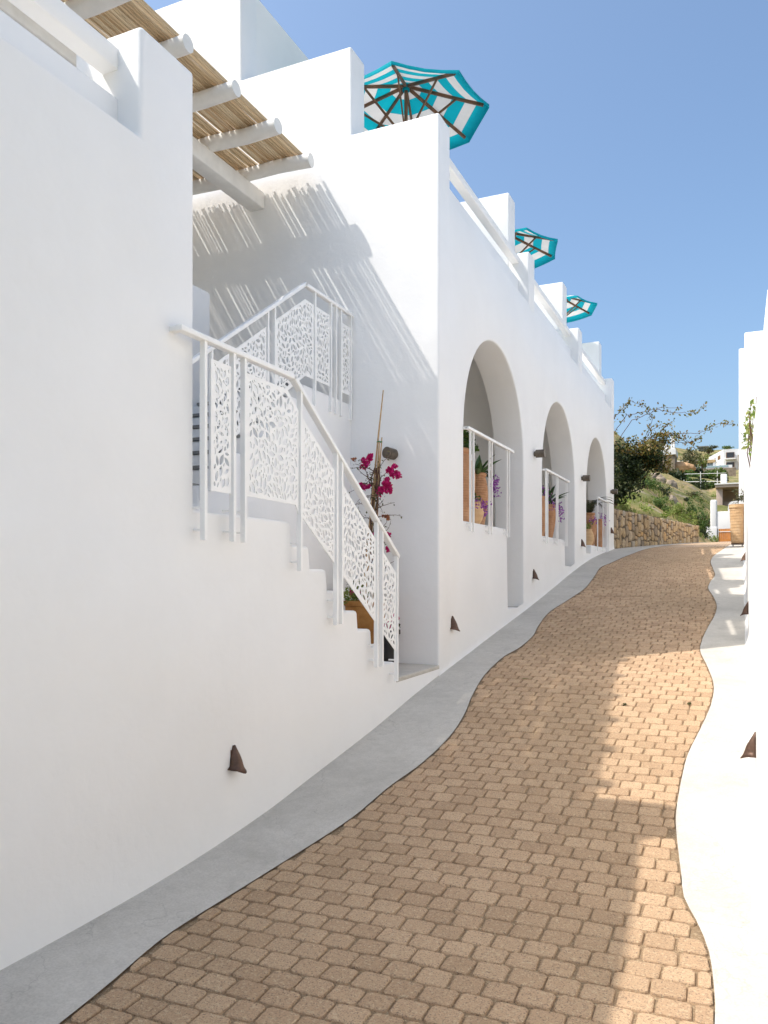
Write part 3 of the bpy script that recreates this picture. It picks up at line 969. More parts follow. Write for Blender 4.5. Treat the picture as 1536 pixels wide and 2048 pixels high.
# ------------------------------------------------------------------ parasols
def parasol(label, X, Y, Z, R, ph, hgt=0.40):
    t = tag(empty("parasol", (X, Y, 3.9)), label, "parasol", "striped parasols on the roof terrace")
    UW = M["umbrella_wood"]
    bands = [0.0, 0.09, 0.20, 0.40, 0.57, 0.73, 0.865, 1.0]
    cols = [0, 1, 0, 1, 0, 1, 0]     # 0 teal, 1 white
    def rim(k, f): 
        a = ph + k * math.pi / 4
        return Vector((X + R * f * math.cos(a), Y + R * f * math.sin(a), Z + hgt * (1 - f) ** 1.0 - 0.05 * f * (1 - f)))
    S = 4
    for k in range(8):
        V = []; F = []; mi = []
        lines = []
        for bnd, f in enumerate(bands):
            a, b = rim(k, f), rim(k + 1, f)
            for s in range(S + 1):
                u = s / S
                sag = 0.05 * f * math.sin(math.pi * u)
                q = a * (1 - u) + b * u
                q = q + (Vector((X, Y, q.z)) - q) * (sag * 0.35)
                q.z -= sag * 0.55 * (0.4 + 0.6 * f)
                V.append(q)
        # hem
        for s in range(S + 1):
            q = V[len(bands) * (S + 1) - (S + 1) + s]
            V.append(Vector((q.x, q.y, q.z - 0.045)))
        for i in range(len(bands)):
            for s in range(S):
                q = i * (S + 1) + s
                F.append((q, q + 1, q + S + 2, q + S + 1))
                mi.append(cols[i] if i < len(cols) else 0)
        mesh("canopy_panel", V, F, [M["teal_fabric"], M["white_fabric"]], t, True, mi)
        # rib and strut
        top = Vector((X, Y, Z + hgt - 0.045))
        m = MB(); m.bar(top + (rim(k, 0.05) - top) * 0.9 + Vector((0, 0, -0.03)), rim(k, 0.93) + Vector((0, 0, -0.025)), 0.028, 0.036)
        m.build("rib", UW, t)
        m = MB(); m.bar(Vector((X, Y, Z - 0.32)) + (rim(k, 0.6) - Vector((X, Y, rim(k, 0.6).z))) * 0.07, rim(k, 0.60) + Vector((0, 0, -0.035)), 0.018, 0.026)
        m.build("strut", UW, t)
    m = MB(); m.tube([(X, Y, 3.9), (X, Y, Z + hgt - 0.06)], 0.024, 12); m.build("pole", UW, t, smooth=True)
    m = MB(); m.tube([(X, Y, Z - 0.36), (X, Y, Z - 0.28)], 0.045, 12); m.build("runner", UW, t, smooth=True)
    m = MB(); m.tube([(X, Y, Z + hgt - 0.10), (X, Y, Z + hgt - 0.03)], 0.05, 12); m.build("hub", M["teal_fabric"], t, smooth=True)
    m = MB(); m.lathe((X, Y, 3.9), [(0.0, 0.0), (0.24, 0.0), (0.24, 0.06), (0.06, 0.10), (0.04, 0.3), (0, 0.3)], 20); m.build("base", M["grey_stone"], t, smooth=True)
parasol("teal and white striped parasol nearest, seen whole above the court wall", -4.05, 9.67, 6.12, 1.10, 4.95)
parasol("teal and white striped parasol half hidden behind the middle terrace divider", -4.03, 14.33, 6.02, 1.05, 5.3745)
parasol("teal and white striped parasol smallest and farthest along the roof", -4.08, 19.14, 6.41, 1.0, 5.44)

# ------------------------------------------------------------------ foliage tools
def leaf_mesh(C, size, aspect=0.55, up=0.0, rng=NP, jitter=0.3):
    """one bent diamond leaf at each point of C (n x 3)"""
    C = np.asarray(C, float); n = len(C)
    d = rng.normal(size=(n, 3)); d[:, 2] += up
    d /= np.linalg.norm(d, axis=1)[:, None]
    e = rng.normal(size=(n, 3)); e -= (e * d).sum(1)[:, None] * d
    e /= np.linalg.norm(e, axis=1)[:, None]
    nn = np.cross(d, e)
    s = size * (1 + rng.uniform(-jitter, jitter, n))[:, None]
    a = C - d * s * 0.5; b = C + d * s * 0.5
    m1 = C + e * s * aspect * 0.5 + nn * s * 0.10 - d * s * 0.06
    m2 = C - e * s * aspect * 0.5 + nn * s * 0.10 - d * s * 0.06
    V = np.stack([a, m1, b, m2], 1).reshape(-1, 3)
    F = [(4 * i, 4 * i + 1, 4 * i + 2) for i in range(n)] + [(4 * i, 4 * i + 2, 4 * i + 3) for i in range(n)]
    return V.tolist(), F

def cloud(center, rad, n, clumps=7, rng=NP, hollow=0.35, flat=0.0):
    """points gathered in clumps through an ellipsoid"""
    center = np.asarray(center, float); rad = np.asarray(rad, float)
    cc = rng.normal(size=(clumps, 3)); cc /= np.linalg.norm(cc, axis=1)[:, None]
    cc *= rng.uniform(0.25, 0.85, clumps)[:, None]
    k = rng.integers(0, clumps, n)
    p = rng.normal(size=(n, 3)); p /= np.linalg.norm(p, axis=1)[:, None]
    p *= rng.uniform(hollow, 1.0, n)[:, None] ** 0.6 * rng.uniform(0.30, 0.55, clumps)[k][:, None]
    q = cc[k] + p
    q[:, 2] = np.maximum(q[:, 2], -0.9 + flat)
    return center + q * rad

def shrub(name, label, c, rad, n, size, mat, cat="shrub", group="shrubs on the hillside", parts=True, clumps=8, stems=5):
    t = tag(empty(name, (c[0], c[1], c[2] - rad[2])), label, cat, group)
    V, F = leaf_mesh(cloud(c, rad, n, clumps), size)
    mesh("foliage", V, F, M[mat], t)
    m = MB()
    for k in range(stems):
        a = random.uniform(0, 6.28)
        m.tube([(c[0], c[1], c[2] - rad[2] * 1.15), (c[0] + math.cos(a) * rad[0] * 0.3, c[1] + math.sin(a) * rad[1] * 0.3, c[2] - rad[2] * 0.2), (c[0] + math.cos(a) * rad[0] * 0.55, c[1] + math.sin(a) * rad[1] * 0.5, c[2] + rad[2] * 0.3)], [0.035 * rad[2], 0.025 * rad[2], 0.008 * rad[2]], 4)
    m.build("stem", M["twig"], t)
    return t

def blades(c, n, length, width, rise=(0.3, 1.2), droop=0.35, seg=5, rng=random):
    V = []; F = []
    for i in range(n):
        az = 2 * math.pi * i / n * 1.618 + rng.uniform(-0.3, 0.3)
        el = rng.uniform(*rise)
        L = length * rng.uniform(0.75, 1.1)
        b = len(V)
        side = Vector((-math.sin(az), math.cos(az), 0))
        for s in range(seg + 1):
            t = s / seg
            e2 = el - droop * t
            p = Vector(c) + Vector((math.cos(az) * math.cos(e2), math.sin(az) * math.cos(e2), math.sin(e2))) * (L * t)
            w = width * (0.55 + 1.2 * t * (1 - t) * 1.6) * (1 - t**3)
            cup = Vector((0, 0, -w * 0.35))
            V += [p + side * w * 0.5, p + cup, p - side * w * 0.5]
        for s in range(seg):
            q = b + 3 * s
            F += [(q, q + 1, q + 4, q + 3), (q + 1, q + 2, q + 5, q + 4)]
    return V, F

def frond_set(c, n, length, nl=14, lw=0.018, ll=0.13, rise=(0.6, 1.3), droop=0.8):
    V = []; F = []
    for i in range(n):
        az = 2 * math.pi * i / n + random.uniform(-0.3, 0.3); el = random.uniform(*rise); L = length * random.uniform(0.8, 1.1)
        side = Vector((-math.sin(az), math.cos(az), 0))
        prev = Vector(c)
        for s in range(1, nl + 1):
            t = s / nl
            e2 = el - droop * t * t
            p = Vector(c) + Vector((math.cos(az) * math.cos(e2), math.sin(az) * math.cos(e2), math.sin(e2))) * (L * t)
            for sg in (-1, 1):
                b = len(V)
                tip = p + side * sg * ll * (1.1 - 0.6 * t) + (p - prev).normalized() * ll * 0.75 + Vector((0, 0, -0.02))
                V += [prev, p, tip]
                F.append((b, b + 1, b + 2))
            b = len(V)
            V += [prev + side * 0.004, prev - side * 0.004, p - side * 0.004, p + side * 0.004]
            F.append((b, b + 1, b + 2, b + 3))
            prev = p
    return V, F

def bloom_trail(starts, length, mat, parent, name="flower_trail", n=26, size=0.03, spread=0.03):
    C = []
    for p in starts:
        p = np.array(p, float)
        L = length * random.uniform(0.6, 1.1)
        for k in range(n):
            t = random.random()
            C.append(p + np.array([random.gauss(0, spread), random.gauss(0, spread), -L * t + random.gauss(0, 0.01)]))
    V, F = leaf_mesh(C, size, 0.8)
    return mesh(name, V, F, M[mat], parent)

def jar(parent, c, prof, mat, soil_r, soil_z):
    m = MB(); m.lathe(c, prof, 28); m.build("pot", M[mat], parent, smooth=True)
    m = MB(); m.lathe(c, [(0.0, soil_z + 0.01), (soil_r, soil_z)], 20); m.build("soil", M["soil"], parent)

def jar_profile(h, rb, rm, rn, zm=0.6, rl=None):
    """foot, belly, neck, lip"""
    rl = rl or rn * 1.12
    pr = [(0.0, 0.0), (rb, 0.0)]
    for k in range(1, 9):
        t = k / 8
        z = t * zm
        pr.append((rb + (rm - rb) * math.sin(t * math.pi / 2), z * h))
    for k in range(1, 7):
        t = k / 6
        pr.append((rm - (rm - rn) * (t ** 1.8), (zm + (0.93 - zm) * t) * h))
    pr += [(rl, 0.945 * h), (rl * 1.02, 0.985 * h), (rl * 0.94, h), (rn * 0.86, 0.985 * h), (rn * 0.82, 0.90 * h), (rn * 0.8, 0.84 * h)]
    return pr

PG = "potted plants in the arches"
def pot_thing(label, c, h, rb, rm, rn, mat, zm=0.6, group=PG):
    t = tag(empty("potted_plant", c), label, "potted plant", group)
    jar(t, c, jar_profile(h, rb, rm, rn, zm), mat, rn * 0.86, 0.90 * h)
    return t, (c[0], c[1], c[2] + h)

# first arch: pots stand on the thick sill
LZ = SILL - 0.003
t, top = pot_thing("big terracotta jar with a leafy bush, leftmost in the nearest arch", (-3.14, 9.17, LZ), 0.92, 0.11, 0.205, 0.12, "terracotta", 0.62)
V, F = leaf_mesh(cloud((top[0] + 0.02, top[1] + 0.10, top[2] + 0.10), (0.20, 0.30, 0.20), 420, 8), 0.07); mesh("foliage", V, F, M["leaf_green"], t)
t, top = pot_thing("ribbed terracotta jar holding a broad leaved agave in the nearest arch", (-3.17, 10.02, LZ), 0.72, 0.085, 0.14, 0.105, "terracotta", 0.6)
V, F = blades((top[0], top[1], top[2] - 0.05), 15, 0.40, 0.095, (0.5, 1.45), 0.35); mesh("foliage", V, F, M["agave"], t)
bloom_trail([(top[0] + 0.12, top[1] + 0.44, top[2] + 0.0), (top[0] + 0.12, top[1] + 0.36, top[2] - 0.02), (top[0] + 0.10, top[1] + 0.48, top[2] - 0.04)], 0.26, "purple_bloom", t, n=55, size=0.03, spread=0.03)
V, F = leaf_mesh(cloud((top[0] + 0.08, top[1] + 0.22, top[2] + 0.02), (0.08, 0.24, 0.06), 60, 5), 0.05); mesh("foliage", V, F, M["leaf_dark"], t)
t, top = pot_thing("squat round terracotta pot trailing purple flowers in the nearest arch", (-3.04, 9.44, LZ), 0.30, 0.075, 0.13, 0.08, "terracotta_pale", 0.5)
bloom_trail([(top[0] + 0.07, top[1] + 0.0, top[2] + 0.03), (top[0] + 0.10, top[1] + 0.09, top[2] + 0.0), (top[0] + 0.05, top[1] - 0.12, top[2] + 0.03), (top[0] + 0.11, top[1] + 0.12, top[2] - 0.04)], 0.18, "purple_bloom", t, n=50, size=0.028, spread=0.03)
V, F = leaf_mesh(cloud((top[0], top[1], top[2] + 0.03), (0.09, 0.12, 0.06), 90, 5), 0.035); mesh("foliage", V, F, M["leaf_green"], t)
# middle arch
t, top = pot_thing("terracotta jar with purple flowers at the left side of the middle arch", (-3.14, 13.32, LZ), 0.71, 0.09, 0.16, 0.11, "terracotta", 0.6)
bloom_trail([(top[0] + 0.06, top[1] + 0.12, top[2] + 0.16), (top[0], top[1] + 0.1, top[2] + 0.2), (top[0] + 0.1, top[1] + 0.15, top[2] + 0.1)], 0.24, "purple_bloom", t, n=60, size=0.035, spread=0.05)
V, F = leaf_mesh(cloud((top[0], top[1], top[2] + 0.12), (0.14, 0.18, 0.18), 160, 6), 0.05); mesh("foliage", V, F, M["leaf_green"], t)
t, top = pot_thing("terracotta jar with spiky agave and purple flowers in the middle arch", (-3.14, 14.10, LZ), 0.63, 0.07, 0.135, 0.11, "terracotta", 0.72)
V, F = blades((top[0], top[1], top[2] + 0.02), 16, 0.48, 0.07, (0.5, 1.4), 0.3); mesh("foliage", V, F, M["agave"], t)
bloom_trail([(top[0] + 0.12, top[1] + 0.22, top[2] + 0.06), (top[0] + 0.13, top[1] + 0.36, top[2] + 0.0), (top[0] + 0.1, top[1] - 0.05, top[2] + 0.08), (top[0] + 0.13, top[1] + 0.42, top[2] - 0.06)], 0.26, "purple_bloom", t, n=55, size=0.036, spread=0.045)
V, F = leaf_mesh(cloud((top[0] + 0.06, top[1] + 0.08, top[2] + 0.05), (0.12, 0.25, 0.10), 120, 6), 0.05); mesh("foliage", V, F, M["leaf_dark"], t)
# last arch
t, top = pot_thing("terracotta jar with a grey green palm in the farthest arch", (-3.14, 18.36, LZ), 0.78, 0.09, 0.16, 0.11, "terracotta", 0.6)
V, F = frond_set((top[0], top[1], top[2] - 0.02), 13, 0.62, 16, 0.016, 0.11, (0.7, 1.4), 0.7); mesh("foliage", V, F, M["palm"], t)
bloom_trail([(top[0] + 0.1, top[1] - 0.12, top[2] - 0.08), (top[0] + 0.12, top[1] - 0.2, top[2] - 0.1)], 0.22, "purple_bloom", t, n=40, size=0.035, spread=0.05)
t, top = pot_thing("small round terracotta pot lowest in the farthest arch", (-3.03, 17.50, LZ), 0.36, 0.08, 0.135, 0.085, "terracotta_pale", 0.5)
V, F = leaf_mesh(cloud((top[0] + 0.03, top[1] + 0.05, top[2] + 0.06), (0.1, 0.16, 0.1), 100, 5), 0.045); mesh("foliage", V, F, M["leaf_bright"], t)
t, top = pot_thing("terracotta jar with purple blooms at the right of the farthest arch", (-3.05, 19.08, LZ), 0.68, 0.08, 0.125, 0.09, "terracotta", 0.6)
bloom_trail([(top[0] + 0.06, top[1], top[2] + 0.14), (top[0] + 0.1, top[1] + 0.1, top[2] + 0.1)], 0.24, "purple_bloom", t, n=50, size=0.036, spread=0.045)

# stair court: planter with bougainvillea trained on canes, black pot
bg_t = tag(empty("bougainvillea", (-3.55, 7.38, -0.96)), "magenta bougainvillea tied to bamboo canes in a brown planter by the stairs", "potted plant")
pc = (-3.56, 7.40, -0.96)
m = MB(); m.lathe(pc, [(0, 0), (0.165, 0), (0.185, 0.20), (0.21, 0.62), (0.225, 0.63), (0.228, 0.675), (0.20, 0.68), (0.195, 0.60)], 28); m.build("planter", M["terracotta_brown"], bg_t, smooth=True)
m = MB(); m.lathe(pc, [(0, 0.615), (0.198, 0.61)], 20); m.build("soil", M["soil"], bg_t)
canes = [((-3.60, 7.38, -0.40), (-3.435, 7.46, 1.45), (-3.385, 7.47, 1.91)), ((-3.50, 7.44, -0.40), (-3.445, 7.47, 0.9), (-3.405, 7.48, 1.42)), ((-3.56, 7.36, -0.40), (-3.48, 7.45, 0.7), (-3.425, 7.46, 1.36)),
         ((-3.47, 7.40, -0.40), (-3.44, 7.44, 0.6), (-3.42, 7.45, 1.38)), ((-3.62, 7.42, -0.40), (-3.53, 7.43, 0.4), (-3.46, 7.44, 1.0))]
for cn in canes:
    m = MB(); m.tube(cn, [0.011, 0.009, 0.006], 6); m.build("cane", M["cane"], bg_t, smooth=True)
m = MB(); m.tube([(-3.45, 7.45, 1.37), (-3.42, 7.43, 1.372), (-3.395, 7.46, 1.37), (-3.42, 7.49, 1.372), (-3.45, 7.46, 1.37)], 0.005, 5); m.build("tie", M["red_tie"], bg_t)
flw = [(-3.523, 7.42, 1.224, 26), (-3.569, 7.43, 1.169, 60), (-3.243, 7.44, 1.068, 85), (-3.585, 7.41, 0.905, 60), (-3.375, 7.42, 0.875, 95), (-3.345, 7.43, 0.95, 40), (-3.32, 7.44, 0.60, 18),
       (-3.33, 7.45, 0.405, 30), (-3.70, 7.43, 1.213, 8), (-3.46, 7.42, 0.40, 20), (-3.31, 7.43, 0.25, 10), (-3.40, 7.42, -0.02, 25), (-3.62, 7.30, -0.20, 12)]
for i, (fx_, fy_, fz_, n) in enumerate(flw):
    r = 0.022 + 0.0072 * math.sqrt(n)
    V, F = leaf_mesh(cloud((fx_, fy_, fz_), (r, r, r), n * 2, max(3, n // 12), hollow=0.1), 0.036, 0.85)
    mesh("flower_cluster", V, F, M["withered_bloom" if i in (6, 8) else "magenta_bloom"], bg_t)
m = MB(); lc = []
def wander(p, d, L, steps, rad, leaves=True):
    p = Vector(p); d = Vector(d).normalized(); pts = [p.copy()]
    for s in range(steps):
        d = (d + Vector((random.gauss(0, 0.28), random.gauss(0, 0.12), random.gauss(0, 0.22) - 0.04))).normalized()
        p = p + d * (L / steps); pts.append(p.copy())
        if leaves and random.random() < 0.75: lc.append(tuple(p + Vector((random.gauss(0, 0.012), random.gauss(0, 0.012), random.gauss(0, 0.012)))))
    m.tube(pts, [rad * (1 - 0.7 * k / len(pts)) for k in range(len(pts))], 4, cap=False)
for (tx, ty, tz, n) in flw:
    base = Vector((-3.46 + random.uniform(-0.05, 0.04), 7.44, max(-0.2, tz - random.uniform(0.10, 0.35))))
    wander(base, Vector((tx, ty, tz)) - base, (Vector((tx, ty, tz)) - base).length, 7, 0.005)
for k in range(26):
    z = random.uniform(-0.1, 1.15)
    wander((-3.47 + random.uniform(-0.06, 0.05), 7.43, z), (random.choice((-1, 1)) * random.uniform(0.4, 1), random.uniform(-0.5, 0.05), random.uniform(-0.3, 0.7)), random.uniform(0.12, 0.36), 7, 0.004)
for k in range(5):
    z0 = -0.35
    pts = [(-3.52 + 0.05 * math.sin(z * 5 + k) + 0.07 * (z + 0.35) / 1.5 + random.gauss(0, 0.01), 7.43 + 0.03 * math.cos(z * 6 + k), z) for z in np.linspace(-0.35, 1.1, 14)]
    m.tube(pts, 0.007, 5)
    lc += [tuple(np.array(p) + NP.normal(0, 0.03, 3)) for p in pts for _ in range(3)]
m.build("stem", M["twig"], bg_t)
V, F = leaf_mesh(lc, 0.030, 0.6); mesh("foliage", V, F, M["leaf_olive"], bg_t)
V, F = leaf_mesh(cloud((-3.66, 7.32, -0.17), (0.16, 0.15, 0.16), 420, 9), 0.05, 0.28, 0.8); mesh("underplanting", V, F, M["leaf_bright"], bg_t)
bp = tag(empty("black_pot", (-3.12, 7.05, -0.96)), "black plastic pot with dark red plant at the foot of the stairs", "pot")
m = MB(); m.lathe((-3.13, 7.03, -0.96), [(0, 0), (0.085, 0), (0.105, 0.37), (0.118, 0.37), (0.118, 0.41), (0.10, 0.41), (0.095, 0.33), (0, 0.33)], 24); m.build("pot", M["black_plastic"], bp, smooth=True)
V, F = leaf_mesh(cloud((-3.13, 7.03, -0.47), (0.13, 0.12, 0.10), 90, 6), 0.05, 0.5); mesh("foliage", V, F, M["magenta_bloom"], bp)
V, F = leaf_mesh(cloud((-3.13, 7.03, -0.50), (0.12, 0.12, 0.09), 70, 6), 0.05, 0.4); mesh("foliage", V, F, M["leaf_dark"], bp)

# big pale pot on a trolley, up the lane by the right wall
pp = tag(empty("potted_plant", (-0.03, 21.6, 0.7)), "tall pale terracotta pot on a low trolley beside the right wall", "potted plant")
gz = g(21.6) + 0.002
m = MB(); m.lathe((-0.055, 21.6, gz + 0.085), [(0, 0), (0.145, 0), (0.155, 0.05), (0.185, 0.86), (0.20, 0.87), (0.203, 0.96), (0.185, 0.965), (0.17, 0.88)], 28); m.build("pot", M["terracotta_pale"], pp, smooth=True)
m = MB(); m.lathe((-0.055, 21.6, gz + 0.085), [(0, 0.905), (0.18, 0.90)], 20); m.build("soil", M["soil"], pp)
box("trolley", -0.20, 0.09, 21.46, 21.74, gz + 0.045, gz + 0.085, M["bark"], pp)
for dx in (-0.16, 0.05):
    for dy in (21.49, 21.71):
        m = MB(); m.tube([(dx - 0.012, dy, gz + 0.024), (dx + 0.012, dy, gz + 0.024)], 0.022, 10); m.build("wheel", M["black_plastic"], pp)
V, F = leaf_mesh(cloud((-0.05, 21.6, gz + 1.2), (0.24, 0.2, 0.24), 170, 9), 0.07, 0.35, 0.7); mesh("foliage", V, F, M["leaf_olive"], pp)

# ------------------------------------------------------------------ right hand side
rw = tag(empty("boundary_wall", (0.3, 10, 0)), "low white plastered wall running up the right edge of the lane", "wall")
prism("wall", [(4.06, -2.2), (19.2, -0.2), (19.2, 1.075), (4.06, 1.075)], 0.09, 0.55, PL, rw, 0.05, 4)
# cove with a rounded near end
V = []; F = []; K = 8
path = []
for k in range(7):
    a = -math.pi / 2 * k / 6
    path.append((0.12 - 0.0 * k, 4.10, a))
pts = [(0.60, 4.06, 0, -1), (0.30, 4.06, 0, -1)] + [(0.12 - 0.03 * math.sin(t * math.pi / 2), 4.09 - 0.03 * math.cos(t * math.pi / 2), -math.sin(t * math.pi / 2), -math.cos(t * math.pi / 2)) for t in (0, .25, .5, .75, 1)] + [(0.09, yv, -1, 0) for yv in np.linspace(4.3, 19.2, 90)]
for (px, py, nx_, ny_) in pts:
    o = 0.062 * (1 + 0.10 * math.sin(py * 2.1))
    for k in range(K + 1):
        t = k / K
        d = o * (1 - math.sin(t * math.pi / 2)) - 0.004 * t
        V.append((px + nx_ * d, py + ny_ * d, g(py) - 0.02 + 0.22 * (1 - math.cos(t * math.pi / 2))))
for j in range(len(pts) - 1):
    for k in range(K):
        q = j * (K + 1) + k
        F.append((q, q + K + 1, q + K + 2, q + 1))
mesh("plaster_cove", V, F, PL, rw, True)
rb = tag(empty("white_building", (1.0, 20, 0)), "white building end rising behind the right hand wall", "building")
box("front_block", 0.09, 2.6, 19.0, 23.0, -0.2, 5.29, PL, rb, 0.03, 3)
box("rear_block", -0.03, 2.6, 24.5, 31.0, 0.0, 6.38, PL, rb, 0.03, 3)
box("high_block", 0.375, 2.6, 13.8, 17.2, -0.5, 3.90, PL, rb, 0.03, 3)
prism("roof_slope", [(14.0, 3.85), (17.0, 3.85), (17.0, 4.6), (14.0, 4.56)], 0.40, 2.5, PL, rb, 0.03, 2)
# unseen storey and windows across the lane, added to bounce sunlight onto the arcade
bw = box("bounce_storey", 1.65, 4.5, 0.6, 18.6, -2.0, 4.3, PL, rb, 0.03, 3)
box("terrace", 0.5, 1.66, 4.3, 18.6, -1.5, 0.35, PL, rb)
for yv in (1.2, 3.8, 6.5, 9.5, 12.5, 15.5):
    wdw = box("window", 1.62, 1.66, yv, yv + 0.9, 1.4, 2.9, M["window_wood"], rb)
    box("pane", 1.605, 1.619, yv + 0.09, yv + 0.81, 1.5, 2.8, M["dark_window"], wdw)
# climber spilling over the right wall
cl = tag(empty("climbing_plant", (0.2, 9.5, 1.1)), "thin climbing plant with yellowing leaves spilling over the right wall", "plant")
C = []
m = MB()
for k in range(9):
    p = np.array([0.15, random.uniform(8.6, 10.6), random.uniform(1.05, 1.25)])
    top_ = p + np.array([random.uniform(-0.09, 0.03), random.uniform(-0.3, 0.3), random.uniform(0.45, 0.8)])
    mid = (p + top_) / 2 + np.array([random.uniform(-0.05, 0.02), 0, 0.08])
    m.tube([p, mid, top_], [0.008, 0.006, 0.003], 4)
    for _ in range(20):
        t = 0.45 + 0.6 * random.random()
        q = (1 - t)**2 * p + 2 * t * (1 - t) * mid + t * t * top_
        C.append(q + NP.normal(0, 0.06, 3) * np.array([0.7, 1.3, 1]))
m.build("stem", M["twig"], cl)
V, F = leaf_mesh(C, 0.06); mesh("foliage", V, F, M["leaf_bright"], cl)

# ------------------------------------------------------------------ dry stone wall with its stones
sw = tag(empty("stone_wall", (SW0.x, SW0.y, 0.5)), "tan rubble stone retaining wall beyond the arcade, grass above it", "wall")
dirv = (SW1 - SW0); SWL = dirv.length; dirv.normalize()
nrm2 = Vector((dirv.y, -dirv.x))
def swp(s, z, out=0.0):
    p = SW0 + dirv * s + nrm2 * out
    return (p.x, p.y, z)
TOPZ = 1.66
V = []; F = []
K = 24
for k in range(K + 1):
    s = SWL * k / K; yv = (SW0 + dirv * s).y
    zb = g(yv) - 0.1; zt = TOPZ + 0.015 * math.sin(k * 1.9)
    V += [swp(s, zb, 0), swp(s, zt, 0), swp(s, zt, -0.4), swp(s, zb, -0.4)]
for k in range(K):
    a = 4 * k; b = a + 4
    F += [(a, b, b + 1, a + 1), (a + 1, b + 1, b + 2, a + 2), (a + 2, b + 2, b + 3, a + 3)]
F += [(0, 1, 2, 3), (4 * K, 4 * K + 3, 4 * K + 2, 4 * K + 1)]
mesh("mortar_core", V, F, M["mortar"], sw)
stones = []
s = 0.0
while s < SWL - 0.05:
    wd = random.uniform(0.13, 0.36)
    yv = (SW0 + dirv * (s + wd / 2)).y
    z = g(yv) - 0.03
    while z < TOPZ - 0.03:
        hh = min(random.uniform(0.08, 0.34), TOPZ - z)
        if TOPZ - (z + hh) < 0.06: hh = TOPZ - z
        stones.append((s, wd, z, hh))
        z += hh
    s += wd
def stone_mesh(s, wd, z, hh):
    n = 8; V = []; F = []
    ph = random.uniform(0, 0.7); out = random.uniform(0.015, 0.05)
    cs, cz = s + wd / 2 + random.uniform(-0.02, 0.02), z + hh / 2
    for (sc, o) in ((1.0, -0.02), (0.93, out * 0.7), (0.6, out)):
        for k in range(n):
            a = ph + 2 * math.pi * k / n
            ca, sa = math.cos(a), math.sin(a)
            e = 1 / max(abs(ca), abs(sa)) ** 0.75
            e *= 1 + random.uniform(-0.13, 0.10)
            V.append(swp(cs + wd * 0.5 * 0.97 * ca * e * sc, min(TOPZ + 0.01, cz + hh * 0.5 * 0.95 * sa * e * sc), o + (random.uniform(-0.006, 0.006) if o > 0 else 0)))
    for i in range(2):
        for k in range(n):
            k2 = (k + 1) % n
            F.append((i * n + k, i * n + k2, (i + 1) * n + k2, (i + 1) * n + k))
    F.append(tuple(2 * n + k for k in range(n)))
    return V, F
rest = MB()
for i, st in enumerate(stones):
    V, F = stone_mesh(*st)
    if i < 300: mesh("stone", V, F, M["wall_stone"], sw)
    else: rest.add(V, F)
if rest.f: tag(rest.build("stones", M["wall_stone"], sw), kind="stuff")

# ------------------------------------------------------------------ tree at the end of the arcade
tr = tag(empty("bougainvillea_tree", (-3.25, 22.9, 1.6)), "dark leafy bougainvillea tree at the arcade corner, bare branches arching out", "tree")
m = MB()
m.tube([(-3.3, 22.9, 1.5), (-3.15, 22.8, 2.1), (-2.85, 22.7, 2.7), (-2.6, 22.6, 3.1)], [0.07, 0.055, 0.045, 0.03], 8)
m.tube([(-3.28, 22.9, 1.7), (-3.3, 22.6, 2.5), (-3.1, 22.4, 3.2)], [0.05, 0.04, 0.02], 7)
m.build("trunk", M["bark"], tr, smooth=True)
pts = np.concatenate([cloud((-2.85, 22.6, 2.85), (0.80, 0.75, 0.85), 3600, 18, hollow=0.05), cloud((-2.35, 22.5, 3.05), (0.60, 0.5, 0.5), 1500, 11, hollow=0.1), cloud((-3.15, 22.5, 2.35), (0.45, 0.5, 0.45), 700, 8)])
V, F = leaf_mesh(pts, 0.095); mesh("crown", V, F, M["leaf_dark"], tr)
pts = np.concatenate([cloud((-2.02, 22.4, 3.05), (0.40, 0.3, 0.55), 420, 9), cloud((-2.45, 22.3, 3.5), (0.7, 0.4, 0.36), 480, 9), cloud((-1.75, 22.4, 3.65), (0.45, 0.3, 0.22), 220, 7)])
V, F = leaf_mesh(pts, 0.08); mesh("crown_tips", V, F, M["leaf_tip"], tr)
br = MB(); LC = []
def sprig(pts, dens, spread=0.05):
    pts = [np.array(p, float) for p in pts]
    fine = []
    for a, b in zip(pts, pts[1:]):
        for k in range(6): fine.append(a + (b - a) * k / 6 + NP.normal(0, 0.012, 3))
    fine.append(pts[-1])
    br.tube(fine, [0.008 * (1 - 0.8 * k / len(fine)) + 0.002 for k in range(len(fine))], 4, cap=False)
    for p in fine:
        if random.random() < dens:
            for _ in range(random.randint(4, 10)): LC.append(p + NP.normal(0, spread, 3))
sprig([(-2.6, 22.6, 3.3), (-2.2, 22.5, 3.75), (-1.6, 22.5, 3.75), (-1.0, 22.5, 3.72), (-0.5, 22.5, 3.95), (-0.12, 22.5, 3.86)], 0.75, 0.045)
sprig([(-3.2, 22.6, 3.5), (-2.7, 22.5, 4.2), (-2.0, 22.5, 4.45), (-1.5, 22.5, 4.3), (-1.05, 22.5, 4.28), (-0.8, 22.5, 4.45)], 0.25)
sprig([(-3.2, 22.6, 3.9), (-2.85, 22.5, 4.35), (-2.5, 22.5, 4.4), (-1.9, 22.5, 4.5), (-1.4, 22.5, 4.42)], 0.35)
sprig([(-3.25, 22.6, 4.3), (-2.95, 22.5, 4.55), (-2.75, 22.5, 4.75), (-2.4, 22.5, 4.6)], 0.6)
sprig([(-2.6, 22.6, 3.2), (-2.3, 22.5, 3.8), (-2.15, 22.5, 4.2), (-2.35, 22.5, 4.55)], 0.5)
sprig([(-2.4, 22.5, 3.3), (-1.9, 22.5, 3.9), (-1.65, 22.5, 4.1)], 0.55)
sprig([(-2.2, 22.5, 3.6), (-1.7, 22.5, 3.75), (-1.3, 22.5, 3.55), (-1.05, 22.5, 3.3)], 0.8, 0.07)
